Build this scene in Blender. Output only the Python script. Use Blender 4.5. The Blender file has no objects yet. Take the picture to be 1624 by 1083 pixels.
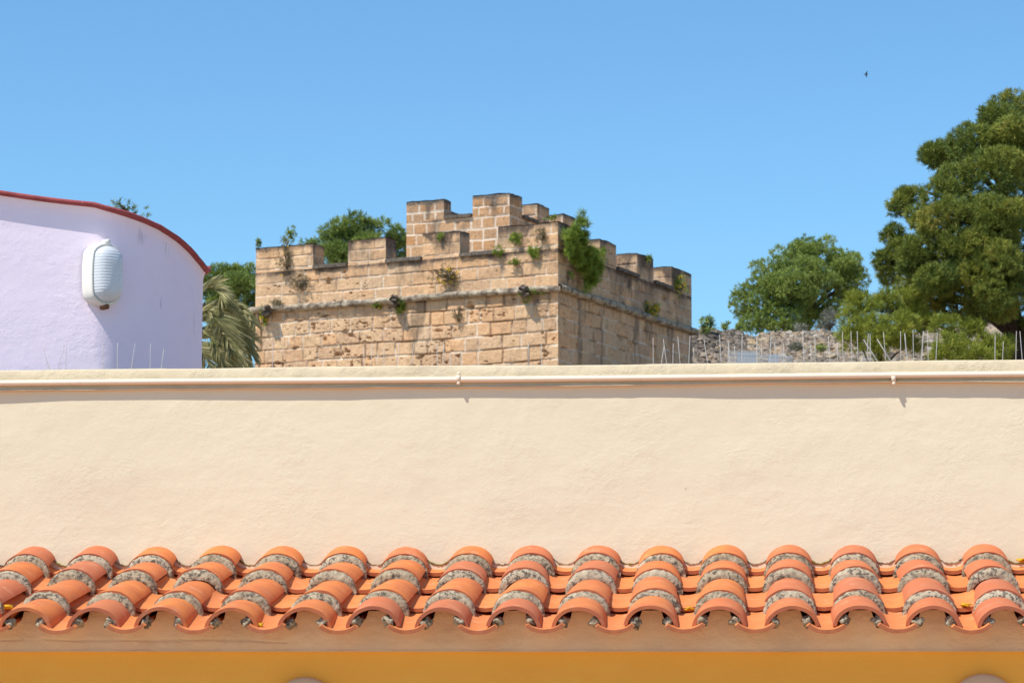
import bpy, math, random
import numpy as np
from mathutils import Vector, Matrix
R=math.radians
SC=bpy.context.scene; COL=SC.collection
# ---------------------------------------------------------------- camera
F=4490.; TH=R(5.12); PIT=math.atan(503.5/F); CZ=3.2; W=1624.; H=1083.
cr=np.array([math.cos(TH),math.sin(TH),0]); fh=np.array([-math.sin(TH),math.cos(TH),0]); u0=np.array([0,0,1.])
fw=fh*math.cos(PIT)+u0*math.sin(PIT); cup=u0*math.cos(PIT)-fh*math.sin(PIT); CP=np.array([0,0,CZ])
cam=bpy.data.cameras.new('camera'); co=bpy.data.objects.new('camera',cam); COL.objects.link(co); SC.camera=co
co.location=CP; cam.sensor_width=36; cam.lens=36*F/W; cam.clip_start=.1; cam.clip_end=3000
co.matrix_world=Matrix.Translation(CP)@Matrix(((cr[0],cup[0],-fw[0]),(cr[1],cup[1],-fw[1]),(cr[2],cup[2],-fw[2]))).to_4x4()
cam.dof.use_dof=True; cam.dof.focus_distance=9.9; cam.dof.aperture_fstop=20
# ---------------------------------------------------------------- light
SAZ=R(48); SEL=R(57)          # sun azimuth left of the wall's outward normal, elevation
sdir=Vector((-math.sin(SAZ)*math.cos(SEL),-math.cos(SAZ)*math.cos(SEL),math.sin(SEL)))
w=bpy.data.worlds.new('World'); SC.world=w; w.use_nodes=True; nt=w.node_tree; nt.nodes.clear()
sky=nt.nodes.new('ShaderNodeTexSky'); sky.sky_type='NISHITA'; sky.sun_disc=False
sky.sun_elevation=SEL; sky.sun_rotation=math.pi+SAZ; sky.altitude=0; sky.air_density=1.0; sky.dust_density=.2; sky.ozone_density=9.0
bg=nt.nodes.new('ShaderNodeBackground'); bg.inputs[1].default_value=.145
wo=nt.nodes.new('ShaderNodeOutputWorld'); tin=nt.nodes.new('ShaderNodeMix'); tin.data_type='RGBA'; tin.blend_type='MULTIPLY'; tin.inputs[0].default_value=1; tin.inputs[7].default_value=(.90,1.09,1.06,1); nt.links.new(sky.outputs[0],tin.inputs[6]); nt.links.new(tin.outputs[2],bg.inputs[0]); nt.links.new(bg.outputs[0],wo.inputs[0])
sl=bpy.data.lights.new('sun','SUN'); sl.energy=4.9; sl.angle=R(.5); sl.color=(1,.945,.86)
so=bpy.data.objects.new('sun',sl); COL.objects.link(so); so.rotation_euler=sdir.to_track_quat('Z','Y').to_euler()
SC.view_settings.view_transform='Standard'; SC.view_settings.look='None'; SC.view_settings.exposure=.08; SC.view_settings.gamma=1
SC.cycles.max_bounces=8; SC.cycles.diffuse_bounces=5; SC.cycles.transparent_max_bounces=12
# ---------------------------------------------------------------- projection helpers (pixel of the photo -> real point)
def ray(x,y): return fw+cr*((x-W/2)/F)-cup*((y-H/2)/F)
def onY(x,y,Y): d=ray(x,y); return CP+d*(Y/d[1])
def atD(x,y,D): d=ray(x,y); return CP+d*(D/d.dot(fh))
def zat(x,y,pt): d=ray(x,y); return (CP+d*(math.hypot(pt[0],pt[1])/math.hypot(d[0],d[1])))[2]
# ---------------------------------------------------------------- object helpers
def wloc(o):
    v=Vector((0,0,0))
    while o: v+=o.location; o=o.parent
    return v
def tag(o,label=None,cat=None,group=None,kind=None):
    if label:o['label']=label
    if cat:o['category']=cat
    if group:o['group']=group
    if kind:o['kind']=kind
    return o
def thing(name,loc,label,cat,group=None):
    o=bpy.data.objects.new(name,None); COL.objects.link(o); o.location=loc; o.empty_display_size=.1
    return tag(o,label,cat,group)
class MB:
    def __init__(s): s.v=[];s.f=[];s.at={}
    def add(s,v,f):
        n=len(s.v); s.v+= [tuple(p) for p in v]; s.f+=[tuple(i+n for i in q) for q in f]; return n
    def box(s,x0,x1,y0,y1,z0,z1,M=None,j=0,rnd=None):
        P=[(x,y,z) for z in(z0,z1) for y in(y0,y1) for x in(x0,x1)]
        if j: P=[tuple(c+rnd.uniform(-j,j) for c in p) for p in P]
        if M is not None: P=[tuple(M@Vector(p)) for p in P]
        s.add(P,[(0,2,3,1),(4,5,7,6),(0,1,5,4),(2,6,7,3),(0,4,6,2),(1,3,7,5)])
    def tube(s,pts,rad,n=8,cap=True):
        pts=[Vector(p) for p in pts]; rr=rad if isinstance(rad,(list,tuple)) else [rad]*len(pts); rings=[];prev=None
        for i,p in enumerate(pts):
            t=(pts[min(i+1,len(pts)-1)]-pts[max(i-1,0)]).normalized()
            a=Vector((0,0,1)) if abs(t.z)<.9 else Vector((0,1,0))
            if prev is None: b=t.cross(a).normalized()
            else: b=(prev-t*prev.dot(t)).normalized()
            prev=b; c=t.cross(b); rings.append([p+(b*math.cos(k*2*math.pi/n)+c*math.sin(k*2*math.pi/n))*rr[i] for k in range(n)])
        V=[q for r in rings for q in r]; Fc=[]
        for i in range(len(pts)-1):
            for k in range(n): Fc.append((i*n+k,i*n+(k+1)%n,(i+1)*n+(k+1)%n,(i+1)*n+k))
        if cap: Fc+= [tuple(range(n))[::-1],tuple((len(pts)-1)*n+k for k in range(n))]
        s.add(V,Fc)
    def rock(s,c,r,rnd,seg=8,rin=5,rough=.25):
        V=[];Fc=[]
        ph=[rnd.uniform(0,6) for _ in range(4)]
        for i in range(rin+1):
            th=math.pi*i/rin
            for k in range(seg):
                a=2*math.pi*k/seg; q=1+rough*(.5*math.sin(3*a+ph[0]+2*th)+.5*math.cos(2*a+ph[1]-3*th))+rnd.uniform(-rough,rough)*.4
                V.append((c[0]+r[0]*q*math.sin(th)*math.cos(a),c[1]+r[1]*q*math.sin(th)*math.sin(a),c[2]+r[2]*q*math.cos(th)))
        for i in range(rin):
            for k in range(seg): Fc.append((i*seg+k,(i+1)*seg+k,(i+1)*seg+(k+1)%seg,i*seg+(k+1)%seg))
        s.add(V,Fc)
    def build(s,name,mat,parent=None,smooth=False):
        return mkobj(name,np.array(s.v,float),s.f,mat,parent,smooth)
def mkmesh(name,V,Fc,mat,smooth=False,attrs=None):
    me=bpy.data.meshes.new(name)
    V=np.asarray(V,np.float32)
    if isinstance(Fc,np.ndarray):
        n,k=Fc.shape; me.vertices.add(len(V)); me.vertices.foreach_set('co',V.ravel())
        me.loops.add(n*k); me.loops.foreach_set('vertex_index',Fc.astype(np.int32).ravel())
        me.polygons.add(n); me.polygons.foreach_set('loop_start',np.arange(0,n*k,k,dtype=np.int32)); me.polygons.foreach_set('loop_total',np.full(n,k,np.int32))
        me.update(calc_edges=True)
    else:
        me.from_pydata([tuple(map(float,p)) for p in V],[],Fc)
    if smooth: me.polygons.foreach_set('use_smooth',np.ones(len(me.polygons),bool))
    if attrs:
        for k,a in attrs.items():
            at=me.attributes.new(k,'FLOAT','POINT'); at.data.foreach_set('value',np.asarray(a,np.float32))
    me.materials.append(mat); me.update(); return me
def mkobj(name,V,Fc,mat,parent=None,smooth=False,attrs=None):
    V=np.asarray(V,float)
    if parent is not None: V=V-np.array(wloc(parent))
    o=bpy.data.objects.new(name,mkmesh(name,V,Fc,mat,smooth,attrs)); COL.objects.link(o)
    if parent is not None: o.parent=parent
    return o
def gridfaces(nu,nv,off=0,flip=False):
    i=np.arange(nu-1)[:,None]*nv+np.arange(nv-1)[None,:]; i=i.ravel()+off
    f=np.stack([i,i+nv,i+nv+1,i+1],1)
    return f[:,::-1] if flip else f
_tab=np.random.default_rng(5).random((64,64,4))
def vnoise(x,y,k=0):
    x=np.asarray(x,float);y=np.asarray(y,float)
    xi=np.floor(x).astype(int);yi=np.floor(y).astype(int);fx=x-xi;fy=y-yi;fx=fx*fx*(3-2*fx);fy=fy*fy*(3-2*fy)
    g=lambda a,b:_tab[a%64,b%64,k%4]
    return (g(xi,yi)*(1-fx)+g(xi+1,yi)*fx)*(1-fy)+(g(xi,yi+1)*(1-fx)+g(xi+1,yi+1)*fx)*fy-.5
def fbm(x,y,k=0,o=4):
    return sum(vnoise(x*2**i+17*i+k*3.1,y*2**i+9*i,k)/2**i for i in range(o))
# ---------------------------------------------------------------- materials
class NB:
    def __init__(s,name):
        s.m=bpy.data.materials.new(name); s.m.use_nodes=True; s.t=s.m.node_tree; s.n=s.t.nodes; s.n.clear()
        s.out=s.n.new('ShaderNodeOutputMaterial'); s.b=s.n.new('ShaderNodeBsdfPrincipled'); s.L(s.b.outputs[0],s.out.inputs[0])
        s.tc=s.n.new('ShaderNodeTexCoord'); s.b.inputs['Roughness'].default_value=.85; s.b.inputs['Specular IOR Level'].default_value=.25
    def L(s,a,b): s.t.links.new(a,b)
    def mapv(s,scale=(1,1,1)):
        m=s.n.new('ShaderNodeMapping'); m.inputs['Scale'].default_value=scale; s.L(s.tc.outputs['Object'],m.inputs[0]); return m.outputs[0]
    def noise(s,sc,det=4,rough=.55,vec=None,dist=0):
        q=s.n.new('ShaderNodeTexNoise'); q.inputs['Scale'].default_value=sc; q.inputs['Detail'].default_value=det; q.inputs['Roughness'].default_value=rough; q.inputs['Distortion'].default_value=dist
        s.L(vec or s.tc.outputs['Object'],q.inputs['Vector']); return q.outputs['Fac']
    def voro(s,sc,feat='F1',vec=None,out='Distance',rnd=1):
        q=s.n.new('ShaderNodeTexVoronoi'); q.feature=feat; q.inputs['Scale'].default_value=sc; q.inputs['Randomness'].default_value=rnd
        s.L(vec or s.tc.outputs['Object'],q.inputs['Vector']); return q.outputs[out]
    def attr(s,name):
        q=s.n.new('ShaderNodeAttribute'); q.attribute_name=name; return q.outputs['Fac']
    def ramp(s,v,stops):
        q=s.n.new('ShaderNodeValToRGB'); e=q.color_ramp.elements
        while len(e)<len(stops): e.new(.5)
        for k,(p,c) in enumerate(stops):
            e[k].position=p; e[k].color=(c,c,c,1) if not isinstance(c,(tuple,list)) else (*c,1)
        s.L(v,q.inputs[0]); return q.outputs[0]
    def mix(s,f,a,b,mode='MIX'):
        q=s.n.new('ShaderNodeMix'); q.data_type='RGBA'; q.blend_type=mode
        for ix,v in((0,f),(6,a),(7,b)):
            sock=q.inputs[ix]
            if isinstance(v,(int,float)): sock.default_value=v if ix==0 else (v,v,v,1)
            elif isinstance(v,(tuple,list)): sock.default_value=(*v,1)
            else: s.L(v,sock)
        return q.outputs[2]
    def math(s,op,a,b=0,clamp=False):
        q=s.n.new('ShaderNodeMath'); q.operation=op; q.use_clamp=clamp
        for sock,v in((q.inputs[0],a),(q.inputs[1],b)):
            if isinstance(v,(int,float)): sock.default_value=v
            else: s.L(v,sock)
        return q.outputs[0]
    def col(s,c):
        if isinstance(c,(tuple,list)): s.b.inputs['Base Color'].default_value=(*c,1)
        else: s.L(c,s.b.inputs['Base Color'])
    def bump(s,h,dist,strength=1.,prev=None):
        q=s.n.new('ShaderNodeBump'); q.inputs['Distance'].default_value=dist; q.inputs['Strength'].default_value=strength
        s.L(h,q.inputs['Height'])
        if prev: s.L(prev,q.inputs['Normal'])
        s.L(q.outputs[0],s.b.inputs['Normal']); return q.outputs[0]
def objrand(b):
    q=b.n.new('ShaderNodeObjectInfo'); return q.outputs['Random']
def plaster(name,c1,c2,c3,bd=.004,dirt=None,sc=1.):
    b=NB(name)
    big=b.noise(1.6*sc,5,.6); mid=b.noise(9*sc,5,.62,b.mapv((.7,1,1.2)))
    c=b.mix(b.ramp(big,[(.35,0.),(.68,1.)]),c1,c2); c=b.mix(b.ramp(mid,[(.52,0.),(.75,.55)]),c,c3)
    sp=b.ramp(b.voro(11*sc),[(.0,1.),(.035,1.),(.06,0.)]); gate=b.ramp(b.noise(3.1,2),[(.6,0.),(.66,.8)])
    c=b.mix(b.math('MULTIPLY',sp,gate),c,dirt or tuple(x*.55 for x in c3))
    b.col(c)
    rough=b.noise(34*sc,7,.74,b.mapv((.7,1,1.)),.2); patch=b.ramp(b.noise(4*sc,3),[(.42,.25),(.62,1.)])
    n=b.bump(b.math('MULTIPLY',rough,patch),bd,1.)
    n=b.bump(b.math('MULTIPLY',b.noise(14*sc,5,.7,b.mapv((.8,1,1.)),.15),b.ramp(b.noise(2.3*sc,3),[(.40,.15),(.60,1.)])),bd*1.3,.8,n)
    b.bump(b.noise(120*sc,3,.6),bd*.25,.6,n)
    b.b.inputs['Roughness'].default_value=.9
    return b
M={}
M['cream']=plaster('cream_plaster',(.765,.685,.485),(.785,.71,.505),(.73,.64,.45),.0023).m
b=plaster('coping_plaster',(.66,.545,.36),(.69,.58,.40),(.56,.46,.31),.006,sc=1.6)
M['coping']=b.m
M['fascia']=plaster('eave_plaster',(.80,.54,.29),(.84,.58,.33),(.70,.44,.23),.006,(.3,.2,.13),1.4).m
M['ochre']=plaster('ochre_plaster',(.95,.45,.065),(.92,.41,.055),(.96,.48,.08),.002).m
b=plaster('lilac_plaster',(.95,.80,.925),(.95,.835,.93),(.92,.76,.90),.0022,(.3,.25,.33),1.3)
lil=b.b.inputs['Base Color'].links[0].from_socket
st=b.math('MULTIPLY',b.ramp(b.noise(9,5,.7,b.mapv((1,1,.22)),1.2),[(.60,0.),(.68,.8)]),b.ramp(b.noise(2.2,3),[(.40,0.),(.52,.9)]))
st=b.math('MULTIPLY',st,b.attr('dirt')); b.col(b.mix(st,lil,(.30,.24,.34))); M['lilac']=b.m
b=NB('red_eave_paint'); c=b.mix(b.ramp(b.noise(14,5,.7),[(.4,0.),(.7,1.)]),(.38,.085,.085),(.27,.055,.05)); c=b.mix(b.ramp(b.noise(40,4,.7),[(.66,0.),(.72,.7)]),c,(.6,.42,.4)); b.col(c); b.bump(b.noise(60,4),.003); M['redrim']=b.m
b=NB('eave_render'); b.col(b.mix(b.noise(8,4),(.62,.42,.34),(.55,.40,.38))); M['rimunder']=b.m
b=NB('pipe_paint'); c=b.mix(b.ramp(b.noise(25,4,.7),[(.55,0.),(.75,.6)]),(.82,.70,.53),(.70,.58,.42)); b.col(c); b.b.inputs['Roughness'].default_value=.5; b.bump(b.noise(70,3),.0006); M['pipe']=b.m
# terracotta
def terra(name,a,bb,cc):
    b=NB(name); r=objrand(b)
    base=b.ramp(r,[(0.,a),(.3,bb),(.62,cc),(.8,a),(1.,(min(1,a[0]*.92),a[1]*.86,a[2]*1.02))])
    vec=b.n.new('ShaderNodeVectorMath'); vec.operation='ADD'; b.L(b.tc.outputs['Object'],vec.inputs[0])
    cmb=b.n.new('ShaderNodeCombineXYZ'); b.L(b.math('MULTIPLY',r,37.),cmb.inputs[0]); b.L(b.math('MULTIPLY',r,11.),cmb.inputs[2]); b.L(cmb.outputs[0],vec.inputs[1]); V=vec.outputs[0]
    c=b.mix(b.ramp(b.noise(9,5,.65,V),[(.36,0.),(.62,.8)]),base,tuple(x*y for x,y in zip(cc,(.86,.82,.85))))
    c=b.mix(b.ramp(b.noise(16,4,.6,V),[(.58,0.),(.74,.5)]),c,(.74,.40,.24))
    c=b.mix(b.ramp(b.noise(75,3,.6,V),[(.64,0.),(.72,.35)]),c,(.36,.15,.10))
    li=b.math('MULTIPLY',b.ramp(b.noise(42,4,.7,V),[(.62,0.),(.70,.75)]),b.ramp(b.noise(5,2,.5,V),[(.55,0.),(.66,1.)]))
    c=b.mix(li,c,(.42,.36,.28))
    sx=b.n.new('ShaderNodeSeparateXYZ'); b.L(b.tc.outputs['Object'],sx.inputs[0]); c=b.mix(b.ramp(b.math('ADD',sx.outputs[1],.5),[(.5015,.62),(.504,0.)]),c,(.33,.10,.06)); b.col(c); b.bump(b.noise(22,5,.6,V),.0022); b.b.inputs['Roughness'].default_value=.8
    return b.m
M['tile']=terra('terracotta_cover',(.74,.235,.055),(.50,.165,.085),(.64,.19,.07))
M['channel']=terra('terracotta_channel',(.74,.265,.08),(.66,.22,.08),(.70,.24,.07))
b=NB('lichened_mortar'); c=b.ramp(b.noise(34,5,.75),[(.28,(.12,.09,.06)),(.46,(.38,.29,.185)),(.66,(.56,.46,.31))])
r=objrand(b); c=b.mix(b.math('MULTIPLY',b.ramp(r,[(.45,0.),(1.,1.)]),.55),c,(.60,.50,.36))
bl=b.ramp(b.noise(70,5,.75),[(.49,0.),(.56,.85)]); gt=b.ramp(b.noise(14,3),[(.36,0.25),(.52,1.)])
c=b.mix(b.math('MULTIPLY',bl,gt),c,(.06,.05,.042)); c=b.mix(b.ramp(b.voro(150),[(.0,.6),(.2,0.)]),c,(.08,.075,.07)); b.col(c)
n=b.bump(b.noise(60,6,.75),.006); b.bump(b.noise(200,3,.6),.0015,.8,n); b.b.inputs['Roughness'].default_value=.95; M['mortar']=b.m
b=NB('orange_lichen'); b.col(b.mix(b.noise(90,3),(.72,.42,.02),(.55,.30,.01))); b.bump(b.noise(150,4),.003); M['lichen']=b.m
b=NB('green_lichen'); b.col(b.mix(b.noise(90,3),(.34,.26,.08),(.16,.14,.05))); b.bump(b.noise(150,4),.003); M['moss']=b.m
# masonry of the tower: attributes mort (joint), tint (per block), stain
def masonry_mat(name,blk,mort,mortdark,stainc,pm=.8):
    b=NB(name); t=b.attr('tint'); mo=b.attr('mort'); stn=b.attr('stain')
    c=b.ramp(t,[(i/(len(blk)-1),k) for i,k in enumerate(blk)])
    c=b.mix(b.ramp(b.noise(3.2,5,.7),[(.35,0.),(.72,.6)]),c,tuple(x*.80 for x in blk[0]))
    c=b.mix(b.ramp(b.noise(11,5,.7),[(.5,0.),(.72,.5)]),c,tuple(min(1,x*1.25) for x in blk[1]))
    c=b.mix(b.ramp(b.noise(22,4,.7),[(.60,0.),(.70,.4)]),c,(.24,.14,.08))
    sp=b.math('MULTIPLY',b.ramp(b.noise(13,8,.82,b.mapv((1,1,.7))),[(.50,0.),(.60,.85)]),b.ramp(b.noise(1.9,5,.7),[(.40,.10),(.64,.85)]))
    c=b.mix(sp,c,(.20,.14,.095))
    mm=b.mix(b.ramp(b.noise(1.1,4,.6),[(.40,0.),(.50,1.)]),mortdark,mort)
    c=b.mix(b.math('MULTIPLY',mo,pm),c,mm)
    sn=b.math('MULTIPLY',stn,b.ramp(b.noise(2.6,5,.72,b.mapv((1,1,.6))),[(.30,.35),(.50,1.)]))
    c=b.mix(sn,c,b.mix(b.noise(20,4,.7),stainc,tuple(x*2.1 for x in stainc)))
    b.col(c); n=b.bump(b.noise(17,8,.78),.05); b.b.inputs['Roughness'].default_value=.95; return b.m
M['stone']=masonry_mat('sandstone_masonry',[(.84,.52,.29),(.93,.63,.37),(.72,.46,.28),(.95,.55,.28),(.84,.60,.39)],(.95,.82,.66),(.36,.22,.13),(.105,.075,.055))
M['turret']=masonry_mat('brown_masonry',[(.66,.38,.19),(.72,.46,.26),(.62,.31,.12),(.72,.46,.27),(.54,.34,.20)],(.88,.74,.58),(.80,.64,.48),(.10,.085,.07),.92)
b=NB('dark_slab_stone'); b.col(b.ramp(b.noise(9,5,.7),[(.3,(.07,.06,.05)),(.6,(.17,.14,.11)),(.8,(.32,.26,.19))])); b.bump(b.noise(30,5),.02); M['slab']=b.m
b=NB('weathered_moulding'); c=b.ramp(b.noise(6,6,.7),[(.38,(.13,.10,.075)),(.52,(.40,.33,.24)),(.68,(.62,.54,.41))]); c=b.mix(b.ramp(b.noise(18,4,.7),[(.60,0.),(.72,.8)]),c,(.12,.10,.08)); b.col(c); b.bump(b.noise(20,5,.7),.03); M['mould']=b.m
b=NB('rubble_stone'); v=b.attr('tint'); c=b.ramp(v,[(0.,(.17,.14,.11)),(.35,(.30,.25,.20)),(.6,(.42,.33,.25)),(.8,(.50,.36,.20)),(1.,(.54,.48,.39))]); c=b.mix(b.ramp(b.noise(3,5,.7),[(.4,0.),(.7,.5)]),c,(.20,.17,.14)); b.col(c); b.bump(b.noise(14,5,.7),.05); M['rubble']=b.m
def leafmat(name,cols,tr=.14,rough=.6):
    b=NB(name); t=b.attr('tint'); c=b.ramp(t,[(i/(len(cols)-1),k) for i,k in enumerate(cols)]); b.col(c); b.b.inputs['Roughness'].default_value=rough
    tl=b.n.new('ShaderNodeBsdfTranslucent'); b.L(c,tl.inputs[0]); mx=b.n.new('ShaderNodeMixShader'); mx.inputs[0].default_value=tr
    b.L(b.b.outputs[0],mx.inputs[1]); b.L(tl.outputs[0],mx.inputs[2]); b.L(mx.outputs[0],b.out.inputs[0]); return b.m
M['pine']=leafmat('olive_pine_needles',[(.075,.125,.03),(.165,.21,.04),(.30,.315,.05),(.42,.34,.10)])
M['pineb']=leafmat('green_pine_needles',[(.12,.18,.045),(.25,.32,.07),(.41,.46,.11)])
M['pinec']=leafmat('young_pine_needles',[(.17,.21,.03),(.31,.34,.045),(.48,.45,.075)])
M['leaf']=leafmat('bush_leaves',[(.10,.17,.025),(.21,.29,.035),(.33,.40,.06)])
M['dryleaf']=leafmat('dry_herb_leaves',[(.16,.14,.06),(.24,.20,.10),(.12,.10,.06)])
M['greyleaf']=leafmat('grey_shrub_leaves',[(.16,.17,.11),(.24,.24,.18),(.30,.29,.23)])
M['flower']=leafmat('yellow_flowers',[(.75,.52,.02),(.85,.62,.04)],.3)
M['palm']=leafmat('palm_leaflets',[(.27,.27,.10),(.40,.37,.17),(.55,.47,.25),(.22,.23,.08)],.3)
b=NB('bark'); b.col(b.ramp(b.noise(9,6,.75,b.mapv((1,1,.4))),[(.3,(.018,.013,.010)),(.7,(.085,.055,.04))])); b.bump(b.noise(30,5),.03); M['bark']=b.m
b=NB('twig'); b.col(b.ramp(b.noise(30,4),[(.3,(.08,.06,.04)),(.7,(.2,.16,.11))])); M['twig']=b.m
b=NB('spike_plastic'); b.col((.62,.60,.57)); b.b.inputs['Roughness'].default_value=.35; b.b.inputs['Alpha'].default_value=.42; M['spike']=b.m
b=NB('lamp_frame'); c=b.mix(b.ramp(b.noise(14,4,.7),[(.5,0.),(.8,.5)]),(.80,.78,.70),(.60,.52,.42)); b.col(c); b.b.inputs['Roughness'].default_value=.45; M['lampframe']=b.m
b=NB('rust'); b.col(b.mix(b.noise(60,4),(.28,.12,.06),(.12,.06,.04))); M['rust']=b.m
b=NB('frosted_ribbed_glass'); b.col((.80,.84,.88)); b.b.inputs['Roughness'].default_value=.16; b.b.inputs['Specular IOR Level'].default_value=.6; b.b.inputs['Transmission Weight'].default_value=.25
wv=b.n.new('ShaderNodeTexWave'); wv.wave_type='BANDS'; wv.bands_direction='Z'; wv.inputs['Scale'].default_value=26; wv.inputs['Distortion'].default_value=0; b.L(b.tc.outputs['Object'],wv.inputs[0])
b.bump(wv.outputs['Fac'],.0008,1.); M['glass']=b.m
b=NB('fence_metal'); b.col((.30,.36,.42)); b.b.inputs['Roughness'].default_value=.5; M['fence']=b.m
b=NB('fence_white'); b.col((.55,.56,.56)); M['fencew']=b.m
b=NB('disc_plaster'); b.col(b.mix(b.noise(12,4),(.76,.50,.28),(.70,.45,.25))); M['disc']=b.m
b=NB('bird_feathers'); b.col((.05,.055,.07)); M['bird']=b.m
b=NB('terrace_paving'); c=b.mix(b.ramp(b.noise(.8,5),[(.3,0.),(.7,1.)]),(.50,.37,.26),(.56,.42,.30))
br=b.n.new('ShaderNodeTexBrick'); br.inputs['Scale'].default_value=2.2; br.inputs['Mortar Size'].default_value=.012; br.inputs['Color1'].default_value=(1,1,1,1); br.inputs['Color2'].default_value=(.9,.9,.9,1); br.inputs['Mortar'].default_value=(.5,.5,.5,1); b.L(b.tc.outputs['Object'],br.inputs[0])
b.col(b.mix(1.,c,br.outputs[0],'MULTIPLY')); M['paving']=b.m
b=NB('dry_hillside'); c=b.ramp(b.noise(.35,7,.7),[(.3,(.18,.13,.07)),(.5,(.36,.26,.16)),(.7,(.50,.37,.26))]); b.col(c); b.bump(b.noise(2,6),.2); M['hill']=b.m
# ================================================================ SETTING
rng=np.random.default_rng(3)
def hillz(X,Y):
    D=X*fh[0]+Y*fh[1]
    t=np.clip((D-14)/16,0,1); t=t*t*(3-2*t)
    far=np.where(D<90,3.05+.098*D,3.05+.098*90+(D-90)*.02)
    far=far+np.clip((X-2)/14,0,1)*np.clip((D-52)/20,0,1)*.9
    return -0.02+t*(far-.3)+.25*fbm(X*.15,Y*.15,1)*t
nx,ny=90,110
xs=np.linspace(-140,140,nx); ys=np.r_[np.linspace(11.5,100,80),np.linspace(106,900,30)]
X,Y=np.meshgrid(xs,ys,indexing='ij'); Z=hillz(X,Y)
mkobj('hillside',np.stack([X,Y,Z],-1).reshape(-1,3),gridfaces(nx,ny),M['hill'],None,True)['kind']='structure'
g=MB(); g.add([(-200,-200,0),(200,-200,0),(200,20,0),(-200,20,0)],[(0,1,2,3)]); tag(g.build('paving',M['paving']),kind='structure')
# ================================================================ NEAR BUILDING
YW=9.86; YL=8.9; SP=.2215
bld=thing('building',(-.8,YW,0),'long low building with cream upper wall, terracotta tiled eave and ochre lower wall','building')
# upper wall, gently uneven plaster sheet with depth
nx,nz=260,60
xs=np.linspace(-6,6,nx); zs=np.linspace(3.30,4.20,nz); X,Z=np.meshgrid(xs,zs,indexing='ij')
Yv=YW+.006*fbm(X*1.3,Z*2.2,0,5)
V=np.stack([X,Yv,Z],-1).reshape(-1,3)
fr_=gridfaces(nx,nz)
b2=MB(); b2.box(-6,6,YW+.03,YW+.33,3.2,4.19)
V=np.r_[V,np.array(b2.v)]; Fl=[tuple(q) for q in fr_.tolist()]+[tuple(i+nx*nz for i in q) for q in b2.f]
mkobj('upper_wall',V,Fl,M['cream'],bld,False)
# coping: section swept along x with wavy edges
cx_=np.linspace(-6,6,420)
def wob(x,k,a,s=1.): return a*(fbm(x*s,x*0+k*7.3,k,4))
top=4.2262+wob(cx_,1,.006,1.5); lip=4.150+wob(cx_,2,.010,1.9)
lipo=.020+wob(cx_,3,.006,2.2)
sec=[(YW+.34,top-.02),(YW+.31,top+.002),(YW+.05,top+.003),(YW-.002,top+.001),(YW-.006,top-.004),(YW-.0075,top-.030),(YW-.008+0*lipo,lip+.014),(YW-.6*lipo,lip+.0065),(YW-lipo,lip+.003),(YW-lipo*.95,lip+.0005),(YW-lipo*.5,lip-.001),(YW+.02,lip-.001)]
V=np.stack([np.stack([cx_,np.broadcast_to(np.asarray(a,float),cx_.shape)+.0025*fbm(cx_*9,cx_*0+i,2),np.broadcast_to(np.asarray(c,float),cx_.shape)],-1) for i,(a,c) in enumerate(sec)],1).reshape(-1,3)
mkobj('coping',V,gridfaces(len(cx_),len(sec),0,True),M['coping'],bld,True)
# fascia and lower wall
FX=[-.8+0]  # placeholder
frx=[39,146,255,365,484,590,701,814,918,1033,1139,1253,1366,1482,1597]; tpx=[154,248,350,448,549,647,747,844,950,1048,1149,1249.6,1351,1454.6,1560]
cols=[(onY(a,961,YL)[0],onY(c,863,YW)[0]) for a,c in zip(frx,tpx)]
for k in range(1,5): cols.insert(0,(cols[0][0]-SP-.004*(-1)**k,cols[0][1]-SP+.003*(-1)**k))
for k in range(1,5): cols.append((cols[-1][0]+SP+.003*(-1)**k,cols[-1][1]+SP-.004*(-1)**k))
chx=[((cols[i][0]+cols[i+1][0])/2,(cols[i][1]+cols[i+1][1])/2) for i in range(len(cols)-1)]
YF=9.02
xs=np.arange(cols[0][0]-.1,cols[-1][0]+.1,.006); ccx=np.array([c[0] for c in chx])
dx=np.abs(xs[:,None]-ccx[None]).min(1); ztop=np.where(dx<.074,.100+.058*(1-np.sqrt(np.clip(1-(dx/.078)**2,0,1))),.156)+CZ-.002
nz=26; tt=np.linspace(0,1,nz); zb=3.2245+.0015*fbm(xs*2,xs*0,1)
X=np.repeat(xs[:,None],nz,1); Z=zb[:,None]+(ztop-zb)[:,None]*tt[None]
crk=np.exp(-((Z-(3.262+.012*fbm(X*2.3,X*0,3)))/.0022)**2)*(fbm(X*1.1,X*0+4,2)>-.12)
Yv=YF+.010*fbm(X*5,Z*9,2,5)+.004*crk-.004*np.exp(-((Z-zb[:,None])/.004)**2)
V=np.stack([X,Yv,Z],-1).reshape(-1,3)
V2=np.stack([xs,xs*0+YF+.05,zb-.001],-1)
n0=len(V); V=np.r_[V,V2]; Fl=gridfaces(len(xs),nz); i=np.arange(len(xs)-1); Fl=np.r_[Fl,np.stack([n0+i,n0+i+1,(i+1)*nz,i*nz],1)]
mkobj('eave_fascia',V,Fl,M['fascia'],bld,False)
nx,nz=300,30; xs=np.linspace(-6,6,nx); zs=np.r_[np.linspace(0,2.9,6),np.linspace(3.0,3.235,24)]; X,Z=np.meshgrid(xs,zs,indexing='ij')
V=np.stack([X,YF+.022+.004*fbm(X*3,Z*3,0),Z],-1).reshape(-1,3); mkobj('lower_wall',V,gridfaces(nx,nz),M['ochre'],bld,False)
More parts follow.
